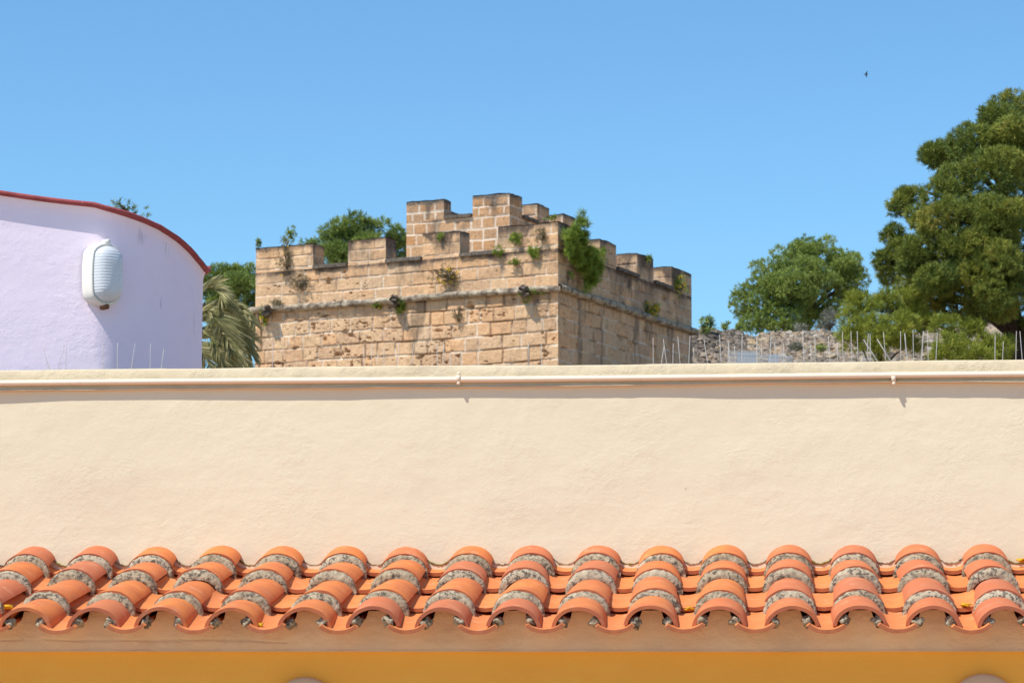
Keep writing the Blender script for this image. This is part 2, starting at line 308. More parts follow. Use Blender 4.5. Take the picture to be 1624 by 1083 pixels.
# pale round plaster discs low on the wall
for px,yt,lb in((483,1073,'left pale round plaster disc on the ochre wall, its top just in view'),(1560,1067.5,'right pale round plaster disc on the ochre wall, its top just in view')):
    c=onY(px,yt,YF); r=.108; m=MB(); n=40; V=[]
    prof=[(0,-.030),(.35,-.029),(.7,-.025),(.92,-.018),(.985,-.011),(1.,-.002),(1.,.02)]
    for q,(k,dy) in enumerate(prof):
        for a in range(n): V.append((c[0]+r*k*math.cos(a*2*math.pi/n),YF+.012+dy,c[2]-r+r*k*math.sin(a*2*math.pi/n)))
    Fc=[(q*n+a,q*n+(a+1)%n,(q+1)*n+(a+1)%n,(q+1)*n+a) for q in range(len(prof)-1) for a in range(n)]
    m.add(V,Fc); o=m.build('round_disc',M['disc'],None,True); tag(o,lb,'wall disc','pale round discs on the ochre wall')
# ---- roof: bedding slab + lumps as the part, every tile a sub-part
rnd=random.Random(11)
rm=MB()
x0,x1=cols[0][0]-.1,cols[-1][0]+.1
rm.add([(x0,YF+.03,CZ+.065),(x1,YF+.03,CZ+.065),(x1,YW+.02,CZ+.28),(x0,YW+.02,CZ+.28),(x0,YF+.03,CZ+.03),(x1,YF+.03,CZ+.03),(x1,YW+.02,CZ+.1),(x0,YW+.02,CZ+.1)],[(0,1,2,3),(4,7,6,5),(0,4,5,1)])
roof=rm.build('tiled_roof',M['mortar'],bld)
CA,CH,CT=.087,.074,.0125
def cover_mesh(seed,L,e0=.13):
    q=np.random.default_rng(seed); nu,nv=25,9; V=[]; o1,o2=q.random(2)*20
    wb=q.uniform(-.002,.002,4)
    for layer in(0,1):
        for j in range(nv):
            t=j/(nv-1); y=L*t; sc=1-.13*t
            for i in range(nu):
                a=math.pi*(e0+(1-2*e0)*i/(nu-1)); rx=CA*sc-(CT if layer else 0); rz=CH*sc-(CT if layer else 0)
                n=.0022*float(fbm(a*1.4+o1,t*3+o2,1,3)); 
                zz=-CH*sc+ (rz+n)*math.sin(a)+ (0 if layer==0 else 0)
                yy=y+(wb[0]*math.cos(a)+.0018*float(fbm(a*2+o2,seed*1.,2,3)) if j==0 else 0)
                if j==0 and layer==0: zz-=.0012
                V.append(((rx+n)*math.cos(a)*-1,yy,zz))
    Fc=[]
    o=nu*nv
    for j in range(nv-1):
        for i in range(nu-1):
            a=j*nu+i; Fc.append((a,a+1,a+nu+1,a+nu)); Fc.append((o+a,o+a+nu,o+a+nu+1,o+a+1))
    for i in range(nu-1): Fc.append((i,o+i,o+i+1,i+1)); k=(nv-1)*nu+i; Fc.append((k,k+1,o+k+1,o+k))
    for j in range(nv-1):
        a=j*nu; Fc.append((a,a+nu,o+a+nu,o+a)); a=j*nu+nu-1; Fc.append((a,o+a,o+a+nu,a+nu))
    me=mkmesh('cover_tile',V,Fc,M['tile'],True); sharp(me); return me
def sharp(me):
    try: me.set_sharp_from_angle(angle=R(40))
    except Exception: pass
HA,HH=.080,.060
def chan_mesh(seed,L):
    q=np.random.default_rng(seed); nu,nv=21,8; V=[]; o1,o2=q.random(2)*20
    for layer in(0,1):
        for j in range(nv):
            t=j/(nv-1); sc=1+.05*t
            for i in range(nu):
                a=math.pi*(.215+.57*i/(nu-1)); n=.0018*float(fbm(a*1.4+o1,t*3+o2,2,3)); rx=HA*sc-(CT if layer else 0); rz=HH*sc-(CT if layer else 0)
                V.append((-rx*math.cos(a),L*t+(.0016*float(fbm(a*2+o2,seed*1.,2,3)) if j==0 else 0),HH*sc-(rz+n)*math.sin(a)))
    Fc=[];o=nu*nv
    for j in range(nv-1):
        for i in range(nu-1):
            a=j*nu+i; Fc.append((a,a+nu,a+nu+1,a+1)); Fc.append((o+a,o+a+1,o+a+nu+1,o+a+nu))
    for i in range(nu-1): Fc.append((i,i+1,o+i+1,o+i))
    for j in range(nv-1):
        a=j*nu; Fc.append((a,o+a,o+a+nu,a+nu)); a=j*nu+nu-1; Fc.append((a,a+nu,o+a+nu,o+a))
    me=mkmesh('channel_tile',V,Fc,M['channel'],True); sharp(me); return me
cov=[cover_mesh(s,.36) for s in range(4)]; covf=[cover_mesh(80+s,.36,.035) for s in range(4)]; covs=[cover_mesh(40+s,.20) for s in range(3)]
chn=[chan_mesh(s+10,.38) for s in range(4)]; chns=[chan_mesh(s+60,.16) for s in range(3)]
def sub(name,me,loc,rot,parent):
    o=bpy.data.objects.new(name,me); COL.objects.link(o); o.parent=parent; o.location=Vector(loc)-wloc(parent); o.rotation_euler=rot; return o
CY=[8.90,9.15,9.49,9.744]; CZc=[.1665,.226,.3065,.3668]
def mort_arc(x,zu,y,ta,seed,full=True):
    q=np.random.default_rng(seed); nu,nv=34,7; V=[]
    zl=zu-.031; a1,h1=CA-.004,CH-.004; a0,h0=CA*.89,CH*.89
    for i in range(nu):
        a=math.pi*(-.04+1.08*i/(nu-1))
        P1=np.array([-a1*math.cos(a),.016,zu-CH+h1*math.sin(a)]);P1b=np.array([-a1*math.cos(a),-.001,zu-CH+(h1-.003)*math.sin(a)])
        dn=.011+.010*abs(math.sin(a)); 
        P2=np.array([-(a0+.003)*math.cos(a),-dn,zl-CH*.95+(h0+.002)*math.sin(a)-.001]); P3=np.array([-(a0-.006)*math.cos(a),-dn+.002,zl-CH*.95+(h0-.007)*math.sin(a)])
        for j in range(nv):
            t=j/(nv-1)
            if j==0:p=P1
            elif j==nv-1:p=P3
            else:
                s=(j-1)/(nv-3); p=P1b*(1-s)+P2*s; bul=math.sin(math.pi*s)*.004; p=p+np.array([-math.cos(a)*bul,-bul,math.sin(a)*bul])
                p=p+q.normal(0,.0014,3)+np.array([0,.005*float(fbm(a*2.4+seed,s,1)),0])
            V.append((p[0]+x,y+p[1],p[2]+CZ))
    f=gridfaces(nu,nv,0,True)
    return mkobj('mortar_joint',np.array(V),f,M['mortar'],roof,True)
for i,(xa,xb) in enumerate(cols):
    for k in range(4):
        f=(CY[k]-YL)/(YW-YL); x=xa+(xb-xa)*f+rnd.uniform(-.003,.003); dz=rnd.uniform(-.003,.003); dy=rnd.uniform(-.008,.008) if k else rnd.uniform(-.004,.004)
        sl=R(7.6+rnd.uniform(-.7,.7)) if k<3 else R(14)
        yaw=math.atan2(-(xb-xa),YW-YL)+R(rnd.uniform(-2.,2.))
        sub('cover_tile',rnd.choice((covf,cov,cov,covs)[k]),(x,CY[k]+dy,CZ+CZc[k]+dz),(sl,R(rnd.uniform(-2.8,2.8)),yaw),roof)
        if k: mort_arc(x,CZc[k]+dz,CY[k]+dy,0,i*7+k)
    # lumps of bedding mortar in the open arch
    for s_ in(-1,1):
        m=MB(); m.rock((xa+s_*rnd.uniform(.050,.055),YL+rnd.uniform(.026,.034),CZ+.116+rnd.uniform(-.003,.004)),(.019,.026,rnd.uniform(.014,.019)),rnd,14,10,.38)
        m.build('mortar_plug',M['mortar'],roof,True)
HYl=[8.885,9.205,9.50,9.775]
for i,(xa,xb) in enumerate(chx):
    for k in range(4):
        f=(HYl[k]-YL)/(YW-YL); x=xa+(xb-xa)*f+rnd.uniform(-.003,.003); dy=rnd.uniform(-.006,.006) if k else rnd.uniform(-.003,.003)
        z=CZ+.0795+.2375*(HYl[k]-8.885)-(.003 if k else 0)+rnd.uniform(-.003,.002)
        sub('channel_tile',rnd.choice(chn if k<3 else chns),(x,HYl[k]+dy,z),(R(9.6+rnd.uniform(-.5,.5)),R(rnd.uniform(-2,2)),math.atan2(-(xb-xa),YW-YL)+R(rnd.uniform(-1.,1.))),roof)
# ragged mortar toe where the wall meets each channel
ms=MB()
for i,(xa,xb) in enumerate(chx):
    zc=CZ+.0795+.2375*(YW-8.885)+.016; m=MB()
    P=[(xb+t*.066,YW-.001,zc+.046*t*t+rnd.uniform(-.0015,.0015)) for t in np.linspace(-1,1,19)]
    m.tube(P,[rnd.uniform(.0022,.0052) for _ in P],7); m.build('mortar_joint',M['mortar'] if i%3 else M['moss'],roof,True)
# yellow lichen patches
for px,py,yy in((13,962,9.12),(410,991,8.93),(1093,965,9.2),(1531,959,9.2),(1552,997,8.93),(1620,888,9.84)):
    c=onY(px,py,yy); ml=MB(); ml.rock((c[0],c[1]+.002,c[2]),(.015,.008,.0055),rnd,16,8,.55); ml.build('yellow_lichen',M['lichen'],roof,True)
# ---- pipe on the coping
pc=onY(812,600.8,YW-.0195); pipe=thing('pipe',(pc[0],YW-.0195,pc[2]),'thin white painted pipe running along the parapet coping','pipe')
m=MB(); xsP=np.linspace(-5.5,5.5,60); m.tube([(x,YW-.0195,pc[2]+.0012*math.sin(x*2.1)) for x in xsP],.0102,14); m.build('conduit',M['pipe'],pipe,True)
for px in(727,1417):
    c=onY(px,600.5,YW-.0195); m=MB()
    m.tube([(c[0]-.007,YW-.0195,c[2]),(c[0]+.007,YW-.0195,c[2])],.0128,14)
    m.rock((c[0]+.001,YW-.018,c[2]+.018),(.006,.006,.006),rnd,8,6,.1); m.rock((c[0]+.001,YW-.024,c[2]-.017),(.007,.009,.0065),rnd,8,6,.1)
    m.build('pipe_clip',M['pipe'],pipe,True)
# ---- bird spikes
def spikes(lb,lst,thick=()):
    P=[(onY(xb,yb,YW+.05),onY(xt,yt,YW+.05)) for xb,xt,yt,yb in lst]
    cx0=min(p[0][0] for p in P)-.02; cx1=max(p[0][0] for p in P)+.02
    t=thing('bird_spike_strip',((cx0+cx1)/2,YW+.05,4.2262),lb,'bird spikes','bird spike strips on the coping')
    m=MB(); m.box(cx0,cx1,YW+.035,YW+.065,4.222,4.2305); m.build('base',M['spike'],t)
    for i,(a,c) in enumerate(P):
        dy=.012*((i%3)-1); m=MB(); rr=.0018 if i not in thick else .0028
        m.tube([(a[0],YW+.05+dy*.3,4.222),(c[0],YW+.05+dy,c[2])],[rr,rr*.75],6); m.build('spike',M['spike'],t,True)
def S(a): return [(p[0],p[1],p[2],584) for p in a]
spikes('row of clear spikes on the coping in front of the lilac wall',S([(80,67.5,545),(91,102,547),(104,104,545),(164,164,545),(186,186.5,543),(207,213,545),(238,240,545),(255,260,553)]))
spikes('row of clear spikes on the coping in front of the sunlit tower face',S([(432,434.4,542),(577,577,550),(588,589.6,544),(609,609.6,552),(629.6,632.8,543),(652,656,542),(693.6,693.6,547),(704,704,546),(713.6,713.6,562),(837.7,838.5,544),(858.5,858.5,544)]))
spikes('row of clear spikes on the coping in front of the shaded tower face',S([(1036,1036,536.5),(1057.7,1052,537.7),(1048,1053,548),(1067,1068,545),(1079,1075,534),(1092,1094.4,531.7)]))
spikes('row of clear spikes on the coping in front of the ruined rubble wall',S([(1101,1100,551),(1122.8,1116.4,538),(1144,1141,530),(1156,1156,544),(1166,1165,548),(1176.5,1177,528),(1200.5,1200.5,535.6),(1209,1207.7,549),(1221,1223,531),(1230.5,1228.5,544),(1243,1243,544),(1275.4,1273,522),(1287,1286,549),(1293,1292.5,536),(1316.5,1314,533),(1328,1328,543)]),(3,6))
spikes('row of clear spikes with two fallen aslant on the coping below the pines',S([(1337,1336,525.5),(1351,1349.6,525),(1361,1359.7,524.6),(1374.7,1377,529),(1395,1369.6,538.6),(1381,1380,529),(1405,1401,527),(1416,1391,537.7),(1428.6,1428.6,524.6),(1439,1434.6,529),(1449,1448,523.6),(1461,1465,524.6),(1472,1471,525.5),(1484,1486.6,528),(1578,1578.7,531),(1589.6,1591,542),(1611,1612,525),(1622,1618,524.6)]),(4,7,9,11))
# ================================================================ LILAC BUILDING
st=atD(146,500,11.35)[:2].copy(); phi0=R(16)
pts=[]; q=st.copy(); d0=np.array([math.cos(phi0),math.sin(phi0)])   # tangent for outward normal (sin,-cos)
for k in range(60): pts.append((st-d0*(60-k)*.04,phi0))
phi=phi0; ds=.01
while phi<R(200):
    pts.append((q.copy(),phi)); q=q+ds*np.array([math.cos(phi),math.sin(phi)])
    f=min(1,max(0,(math.degrees(phi)-40)/12)); phi+=ds/(.20*(1-f)+.80*f)
PL=np.array([[p[0],p[1],a] for p,a in pts])
rim=[(0,303.4),(47,311),(94,317.5),(130,322.5),(169.5,330),(220,342.6),(257,358),(282,374),(301,391),(320,412),(334,427),(344,437)]
def pxof(p):
    v=np.array([p[0],p[1],4.9])-CP; return W/2+F*(v@cr)/(v@fw)
kmax=int(np.argmax([pxof(p) if p[2]<R(110) else -1e9 for p in PL])); ov=.034; ks=[];zs_=[]
for k,p in enumerate(PL[:kmax+1]):
    e=(p[0]+ov*math.sin(p[2]),p[1]-ov*math.cos(p[2])); x=pxof(e)
    if x<-60: continue
    y=np.interp(x,[r_[0] for r_ in rim],[r_[1] for r_ in rim]) if x>0 else 303.4+.155*x
    ks.append(k); zs_.append(zat(x,y,e))
cf=np.polyfit(ks,zs_,4); zr=np.polyval(cf,np.clip(np.arange(len(PL)),ks[0],kmax))
lil=thing('round_building',(float(PL[:,0].mean()),float(PL[:,1].mean()),0),'lilac plastered building with a rounded corner and red roof edge','building')
nz=90; tt=np.linspace(0,1,nz)
N=np.stack([np.sin(PL[:,2]),-np.cos(PL[:,2])],1)
def resamp(a,n): 
    i=np.linspace(0,len(a)-1,n); j=np.clip(i.astype(int),0,len(a)-2); f=(i-j)[:,None] if a.ndim>1 else i-j; return a[j]*(1-f)+a[j+1]*f
nu=420; P2=resamp(PL[:,:2],nu); N2=resamp(N,nu); z2=resamp(zr,nu); su=np.linspace(0,1,nu)*(len(PL)*.022)
Z=np.maximum(3.6,0)+ (z2[:,None]-.012-3.6)*tt[None]; disp=.006*fbm(su[:,None]*1.3+0*Z,Z*1.6,1,4)
tp=np.clip((Z-(z2[:,None]-.05))/.05,0,1)**2*.022
Vx=P2[:,0][:,None]+N2[:,0][:,None]*(disp+tp); Vy=P2[:,1][:,None]+N2[:,1][:,None]*(disp+tp)
V=np.stack([Vx,Vy,Z],-1).reshape(-1,3); bot=np.stack([P2[:,0],P2[:,1],P2[:,0]*0],-1); n0=len(V); V=np.r_[V,bot]
Fl=gridfaces(nu,nz); i=np.arange(nu-1); Fl=np.r_[Fl,np.stack([n0+i,n0+i+1,(i+1)*nz,i*nz],1)]
dirt=np.clip((np.array([pxof((a,c)) for a,c in zip(P2[:,0],P2[:,1])])-175)/30,0,1); mkobj('wall',V,Fl,M['lilac'],lil,True,{'dirt':np.r_[np.repeat(dirt,nz),dirt]})
ov=.034
prof=[(-.3,.007),(0,.007),(ov-.006,.008),(ov,.003),(ov+.001,-.005),(ov-.005,-.011),(ov-.02,-.012),(0,-.012)]
V=[]
for k in range(nu):
    w=.003*float(fbm(su[k]*3,0.,1))
    for a,c in prof: V.append((P2[k,0]+N2[k,0]*(a+w),P2[k,1]+N2[k,1]*(a+w),z2[k]+c+w))
mkobj('roof_edge',np.array(V),gridfaces(nu,len(prof),0,True),M['redrim'],lil,True)
cc=P2.mean(0); V=[(P2[k,0]-N2[k,0]*.25,P2[k,1]-N2[k,1]*.25,z2[k]+.009) for k in range(nu)]+[(cc[0],cc[1],float(z2.min())-.06)]
mkobj('roof',np.array(V),[(k,k+1,nu) for k in range(nu-1)]+[(nu-1,0,nu)],M['redrim'],lil)
# lamp
k=int(np.argmin([abs(pxof(p)-159)+ (0 if i<kmax else 999) for i,p in enumerate(PL)])); bp=PL[k]; an=R(44); nrm=Vector((math.sin(an),-math.cos(an),0)); tg=Vector((math.cos(an),math.sin(an),0))
zc=zat(158,437,bp); LH=.128; LW=.073
lamp=thing('wall_lamp',(bp[0]-.0,bp[1],zc),'oval white bulkhead lamp with ribbed glass on the lilac wall','wall lamp')
def stad(d,w,h,n=48): # super-oval ring
    P=[]
    for i in range(n):
        a=2*math.pi*i/n; x=w*math.cos(a)*(1+.05*math.sin(2*a)**2); z=w*math.sin(a)+math.copysign(max(h-w,0)*min(1,abs(math.sin(a))*2.2),math.sin(a))
        P.append(Vector((bp[0],bp[1],zc))+tg*x+nrm*d+Vector((0,0,z)))
    return P
def loft(rings,mat,name,parent,capend=True):
    n=len(rings[0]); V=[p for r_ in rings for p in r_]; Fc=[(i*n+k,i*n+(k+1)%n,(i+1)*n+(k+1)%n,(i+1)*n+k) for i in range(len(rings)-1) for k in range(n)]
    if capend: Fc.append(tuple((len(rings)-1)*n+k for k in range(n)))
    m=MB(); m.add(V,Fc); return m.build(name,mat,parent,True)
loft([stad(-.02,LW,LH),stad(.045,LW,LH),stad(.053,LW*.985,LH*.985),stad(.056,LW*.95,LH*.965),stad(.055,LW*.88,LH*.92),stad(.046,LW*.86,LH*.90)],M['lampframe'],'lamp_base',lamp)
loft([stad(.047,LW*.86,LH*.90),stad(.062,LW*.85,LH*.89),stad(.080,LW*.79,LH*.85),stad(.094,LW*.66,LH*.77),stad(.103,LW*.45,LH*.62),stad(.106,LW*.2,LH*.35),stad(.107,LW*.03,LH*.06)],M['glass'],'glass_cover',lamp)
for s in(1,-1):
    m=MB(); c=Vector((bp[0],bp[1],zc+s*(LH+.004)))+nrm*.047; m.tube([c-nrm*.03,c+nrm*.012],.011,10); m.build('screw_lug',M['lampframe'] if s>0 else M['rust'],lamp,True)
# ================================================================ TOWER
A=np.array([-11.528,63.194]);B=np.array([-4.375,59.848]);C3=np.array([-1.747,68.344])
UD=(A-B)/np.linalg.norm(A-B); VD=(C3-B)/np.linalg.norm(C3-B); LA=7.897; LR=8.9
tow=thing('stone_tower',(B[0],B[1],6.),'square sandstone tower with battlements, weathered moulding and weeds','tower')
class Mas:
    """collects masonry height-field patches into one mesh"""
    def __init__(s): s.V=[];s.F=[];s.t=[];s.m=[];s.st=[];s.n=0
    def patch(s,O,ud,nrm,u0,u1,z0,z1,seed,res=.0125,course=.31,zph=0.,blk=(.34,.78),jw=.011,jd=.022,rough=1.,pits=0.,top=None,lay=None,stain=0.,sfl=0.):
        q=np.random.default_rng(seed); nu=max(3,int((u1-u0)/res)+1); nv=max(3,int((z1-z0)/res)+1)
        u=np.linspace(u0,u1,nu); z=np.linspace(z0,z1,nv); U,Z=np.meshgrid(u,z,indexing='ij')
        Uw=U+.018*fbm(U*2.2+seed,Z*2.2,0,4); Zw=Z+.020*fbm(U*1.3,Z*2+seed,1,4)+.03*fbm(U*.35,Z*0+seed,2,2)
        lay=lay or seed
        row=np.floor((Zw-zph)/course).astype(int); fz=(Zw-zph)/course-row
        dz=np.minimum(fz,1-fz)*course
        du=np.full(U.shape,9.); bid=np.zeros(U.shape)
        for r_ in np.unique(row):
            qq=np.random.default_rng(1000*lay+int(r_)+500); js=[-1+qq.uniform(0,.5)]
            while js[-1]<12: js.append(js[-1]+qq.uniform(*blk))
            js=np.array(js); mk=row==r_; uu=Uw[mk]; k=np.searchsorted(js,uu)-1; k=np.clip(k,0,len(js)-2)
            du[mk]=np.minimum(uu-js[k],js[k+1]-uu); bid[mk]=(r_*37+k*13+lay*7)%997
        d=np.minimum(dz,du)
        jwv=jw*(1+.9*fbm(U*3,Z*3+seed,3,3)); jm=1-np.clip((d-jwv)/(.010),0,1)
        hb=_tab[(bid.astype(int))%64,(bid.astype(int)//7)%64,0]; hb2=_tab[(bid.astype(int)*3)%64,(bid.astype(int)//5)%64,1]
        deep=np.clip(fbm(U*.9+3,Z*.9+seed,1,3)*2.2+.6,.15,1.5)
        disp=-(jm*jd*deep)+ (hb-.5)*.022*rough+.016*rough*fbm(U*4+seed,Z*4,2,5)
        disp-=np.clip(.03-d,0,.03)*.35*rough
        if pits>0:
            npit=int((u1-u0)*(z1-z0)*pits*2.2)
            for _ in range(npit):
                pu,pz=q.uniform(u0+.1,u1-.1),q.uniform(z0,z1-.1)
                if fbm(np.array(pu*.9+seed),np.array(pz*1.5),3,3)<.10 and q.random()<.9: continue
                r0=q.choice([.016,.022,.03,.045,.075],p=[.45,.3,.17,.06,.02]); e=q.uniform(.6,2.2)
                mk=(abs(U-pu)<r0*2.4)&(abs(Z-pz)<r0*2.4)
                if not mk.any(): continue
                rr=np.hypot((U[mk]-pu)/e,(Z[mk]-pz)*e**.5)+r0*.9*fbm(U[mk]*22,Z[mk]*22,1,3)
                disp[mk]-=np.clip(1-rr/r0,0,1)**.45*min(.10,r0*1.9)
        ed=np.minimum(np.minimum(U-u0,u1-U),.06)/.06
        disp=disp*np.clip(ed+.0,0,1)
        if top is not None:
            tp_=np.clip((z1-Z)/.05,0,1); disp=disp*tp_
            Z=Z+(np.clip((Z-(z1-.06))/.06,0,1))*.018*fbm(U*3+seed,U*0,2,4)
        x=O[0]+ud[0]*U+nrm[0]*disp; y=O[1]+ud[1]*U+nrm[1]*disp
        s.V.append(np.stack([x,y,Z],-1).reshape(-1,3)); s.F.append(gridfaces(nu,nv,s.n)); s.n+=nu*nv
        s.m.append(jm.ravel()); s.t.append((hb2*.999).ravel())
        stn=np.zeros(U.shape)+stain*0
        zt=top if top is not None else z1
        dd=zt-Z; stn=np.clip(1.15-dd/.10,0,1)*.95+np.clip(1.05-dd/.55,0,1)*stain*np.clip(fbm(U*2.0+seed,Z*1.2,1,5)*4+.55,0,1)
        stn+=.6*np.clip((fbm(U*2.2+seed*2,Z*.55,2,5)-.26)*5,0,1)+sfl*np.clip(fbm(U*.9+seed,Z*.8,0,4)*2.2+.75,0,1)
        s.st.append(np.clip(stn,0,1).ravel())
    def cap(s,pts,stain=1.):
        s.V.append(np.array(pts,float)); s.F.append(np.array([[s.n,s.n+1,s.n+2,s.n+3]])); s.n+=4; s.m.append(np.zeros(4)); s.t.append(np.full(4,.4)); s.st.append(np.full(4,stain))
    def build(s,name,mat,parent):
        return mkobj(name,np.concatenate(s.V),np.concatenate(s.F),mat,parent,True,{'mort':np.concatenate(s.m),'tint':np.concatenate(s.t),'stain':np.concatenate(s.st)})
nL=np.array([UD[1],-UD[0]]); nL=nL if nL[1]<0 else -nL
nR=np.array([VD[1],-VD[0]]); nR=nR if nR[0]>0 else -nR
P3=lambda O,a,b_,z:(O[0]+UD[0]*a+VD[0]*b_,O[1]+UD[1]*a+VD[1]*b_,z)
ZS=11.93; ZM=12.5; ZC=11.07; TH_=.55
# walls: left (sunlit) and right (shaded) with lower and upper courses
wl=Mas()
wl.patch(B,UD,nL,0,LA,9.2,ZC,21,course=.305,zph=ZC-.305*9,blk=(.30,.66),pits=34,rough=1.3,top=None,jw=.013,stain=.0,sfl=.10)
wl.patch(B,UD,nL,0,LA,ZC,ZS,22,course=.285,zph=ZC+.02,blk=(.4,1.0),pits=7,rough=1.,jw=.008,jd=.014,stain=.5,sfl=.06)
wl.patch(B,UD,nL,0,LA,6.0,9.2,21,res=.1,course=.335,zph=0)
wl.patch(B,VD,nR,0,LR,9.2,ZC,31,course=.305,zph=ZC-.305*9,pits=14,rough=1.,jw=.013,blk=(.4,.9),stain=.2,sfl=.10)
wl.patch(B,VD,nR,0,LR,ZC,ZS,32,course=.27,zph=ZC+.02,blk=(.4,.9),pits=6,rough=.9,jw=.011,jd=.014,stain=.6,sfl=.26)
wl.patch(B,VD,nR,0,LR,6.0,9.2,31,res=.1,course=.335,zph=0)
# back walls and terrace inside
O2=B+VD*LR; wl.patch(O2,UD,-nL,0,LA,6,ZM,33,res=.06); O3=B+UD*LA; wl.patch(O3,VD,-nR,0,LR,6,ZM,34,res=.06)
wl.cap([P3(B,0.1,0.1,ZS-.5),P3(B,LA-.1,.1,ZS-.5),P3(B,LA-.1,LR-.1,ZS-.5),P3(B,.1,LR-.1,ZS-.5)],.2)
# parapet inner faces & tops
for a0,a1,b0,b1 in((0,LA,0,TH_),(0,TH_,0,LR)):
    wl.cap([P3(B,a0,b0,ZS),P3(B,a1,b0,ZS),P3(B,a1,b1,ZS),P3(B,a0,b1,ZS)],.6)
wl.cap([P3(B,TH_,TH_,ZS),P3(B,LA,TH_,ZS),P3(B,LA,TH_,ZS-.6),P3(B,TH_,TH_,ZS-.6)],.3)
wl.cap([P3(B,TH_,TH_,ZS),P3(B,TH_,LR,ZS),P3(B,TH_,LR,ZS-.6),P3(B,TH_,TH_,ZS-.6)],.3)
wl.build('wall',M['stone'],tow)
def merlon(O,a0,a1,b0,b1,z0,z1,seed,mat,parent,course=.25,lay=None,jw=.008,jd=.012,blk=(.45,.8),stain=.8,lay2=None,sfl=0.):
    m=Mas()
    kw=dict(course=course,zph=z1-course*2,jw=jw,jd=jd,blk=blk,rough=.9,top=z1,stain=stain,sfl=sfl)
    # faces: front of left side (b=b0), right-hand (a=a0), back, left-hand (a=a1)
    m.patch(np.array(P3(O,0,b0,0)[:2]),UD,nL,a0,a1,z0,z1,seed,lay=lay,**kw)
    m.patch(np.array(P3(O,a0,0,0)[:2]),VD,nR,b0,b1,z0,z1,seed+1,lay=lay2,**kw)
    m.patch(np.array(P3(O,0,b1,0)[:2]),UD,-nL,a0,a1,z0,z1,seed+2,res=.05,**kw)
    m.patch(np.array(P3(O,a1,0,0)[:2]),VD,-nR,b0,b1,z0,z1,seed+3,res=.03,**kw)
    # slightly uneven top slab
    n=14;q=np.random.default_rng(seed)
    a=np.linspace(a0-.012,a1+.012,n);b_=np.linspace(b0-.012,b1+.012,n);AA,BB=np.meshgrid(a,b_,indexing='ij'); zz=z1+.008+.03*fbm(AA*3+seed,BB*3,1,3)
    X=O[0]+UD[0]*AA+VD[0]*BB; Y=O[1]+UD[1]*AA+VD[1]*BB
    m.V.append(np.stack([X,Y,zz],-1).reshape(-1,3)); m.F.append(gridfaces(n,n,m.n)); m.n+=n*n; m.m.append(np.zeros(n*n)); m.t.append(np.full(n*n,.4)); m.st.append(np.ones(n*n))
    return m.build('merlon',mat,parent)
def slab(O,a0,a1,b0,b1,z,parent,seed):
    q=random.Random(seed); m=MB(); n=6
    for k in range(n):
        if abs(a1-a0)>abs(b1-b0): x0_,x1_=a0+(a1-a0)*k/n,a0+(a1-a0)*(k+1)/n; y0_,y1_=b0,b1
        else: x0_,x1_=a0,a1; y0_,y1_=b0+(b1-b0)*k/n,b0+(b1-b0)*(k+1)/n
        e=q.uniform(-.012,.012); P=[P3(O,x,y,zz) for zz in(z-.05+e*.5,z+.03+e) for y in(y0_+(e if y0_<.2 else 0),y1_) for x in(x0_+(e if x0_<.2 else 0),x1_)]
        m.add(P,[(0,2,3,1),(4,5,7,6),(0,1,5,4),(2,6,7,3),(0,4,6,2),(1,3,7,5)])
    return m.build('crenel_sill',M['slab'],parent)
mer=[(0,1.5,0,TH_),(2.46,3.42,0,TH_),(4.38,5.38,0,TH_),(6.32,LA,0,TH_)]
for k,(a0,a1,b0,b1) in enumerate(mer):
    if k==0: merlon(B,0,1.487,0,1.6,ZS,ZM,100,M['stone'],tow,lay=22,stain=1.)
    else: merlon(B,a0,a1,b0,b1,ZS,ZM,100+k*10,M['stone'],tow,lay=22,stain=1.3)
for a0,a1 in((1.487,2.46),(3.42,4.38),(5.38,6.32)): slab(B,a0+.02,a1-.02,-.075,TH_,ZS+.04,tow,int(a0*10))
mr=[(2.56,3.60),(4.99,6.12),(7.42,LR)]
for k,(b0,b1) in enumerate(mr): merlon(B,0,TH_,b0,b1,ZS,ZM-.01,200+k*10,M['stone'],tow,stain=1.3,lay=23,sfl=.25)
for b0,b1 in((1.6,2.56),(3.60,4.99),(6.12,7.42)): slab(B,-.085,TH_,b0+.02,b1-.02,ZS+.04,tow,int(b0*10)+50)
# corner side stains etc come from the attribute; moulding
def mould(O,d,n_,L,seed,parent,ends=(.14,.14)):
    nn=int(L/.04); nv=14; V=[]
    for i in range(nn+1):
        u=-ends[0]+(L+ends[0]+ends[1])*i/nn
        for j in range(nv):
            a=-math.pi*.52+math.pi*1.05*j/(nv-1); w=1+.42*float(fbm(u*2.6+seed,j*.3,1,5)); r_=.070*w
            off=.066+r_*math.cos(a)*1.1; zz=ZC+.004+r_*1.02*math.sin(a)+.028*float(fbm(u*.9+seed,0.,2,4))
            if j==0: off=-.02
            if j==nv-1: off=-.02
            off=min(off,.155)
            if u<0: off_u=max(u,-off)
            elif u>L: off_u=min(u,L+off)
            else: off_u=u
            V.append((O[0]+d[0]*off_u+n_[0]*off,O[1]+d[1]*off_u+n_[1]*off,zz))
    return mkobj('moulding',np.array(V),gridfaces(nn+1,nv),M['mould'],parent,True)
mould(B,UD,nL,LA,3,tow); mould(B,VD,nR,LR,8,tow)
# broken spouts under the moulding
for u in(.73,4.04,7.46):
    m=MB(); q=random.Random(int(u*10)); c=B+UD*u+nL*.17
    for dz,s in((.03,.10),(-.05,.12),(-.12,.09)): m.rock((c[0]+q.uniform(-.03,.03),c[1],ZC+dz),(s,.22,.06),q,10,6,.4)
    m.build('water_spout',M['slab'],tow,False)
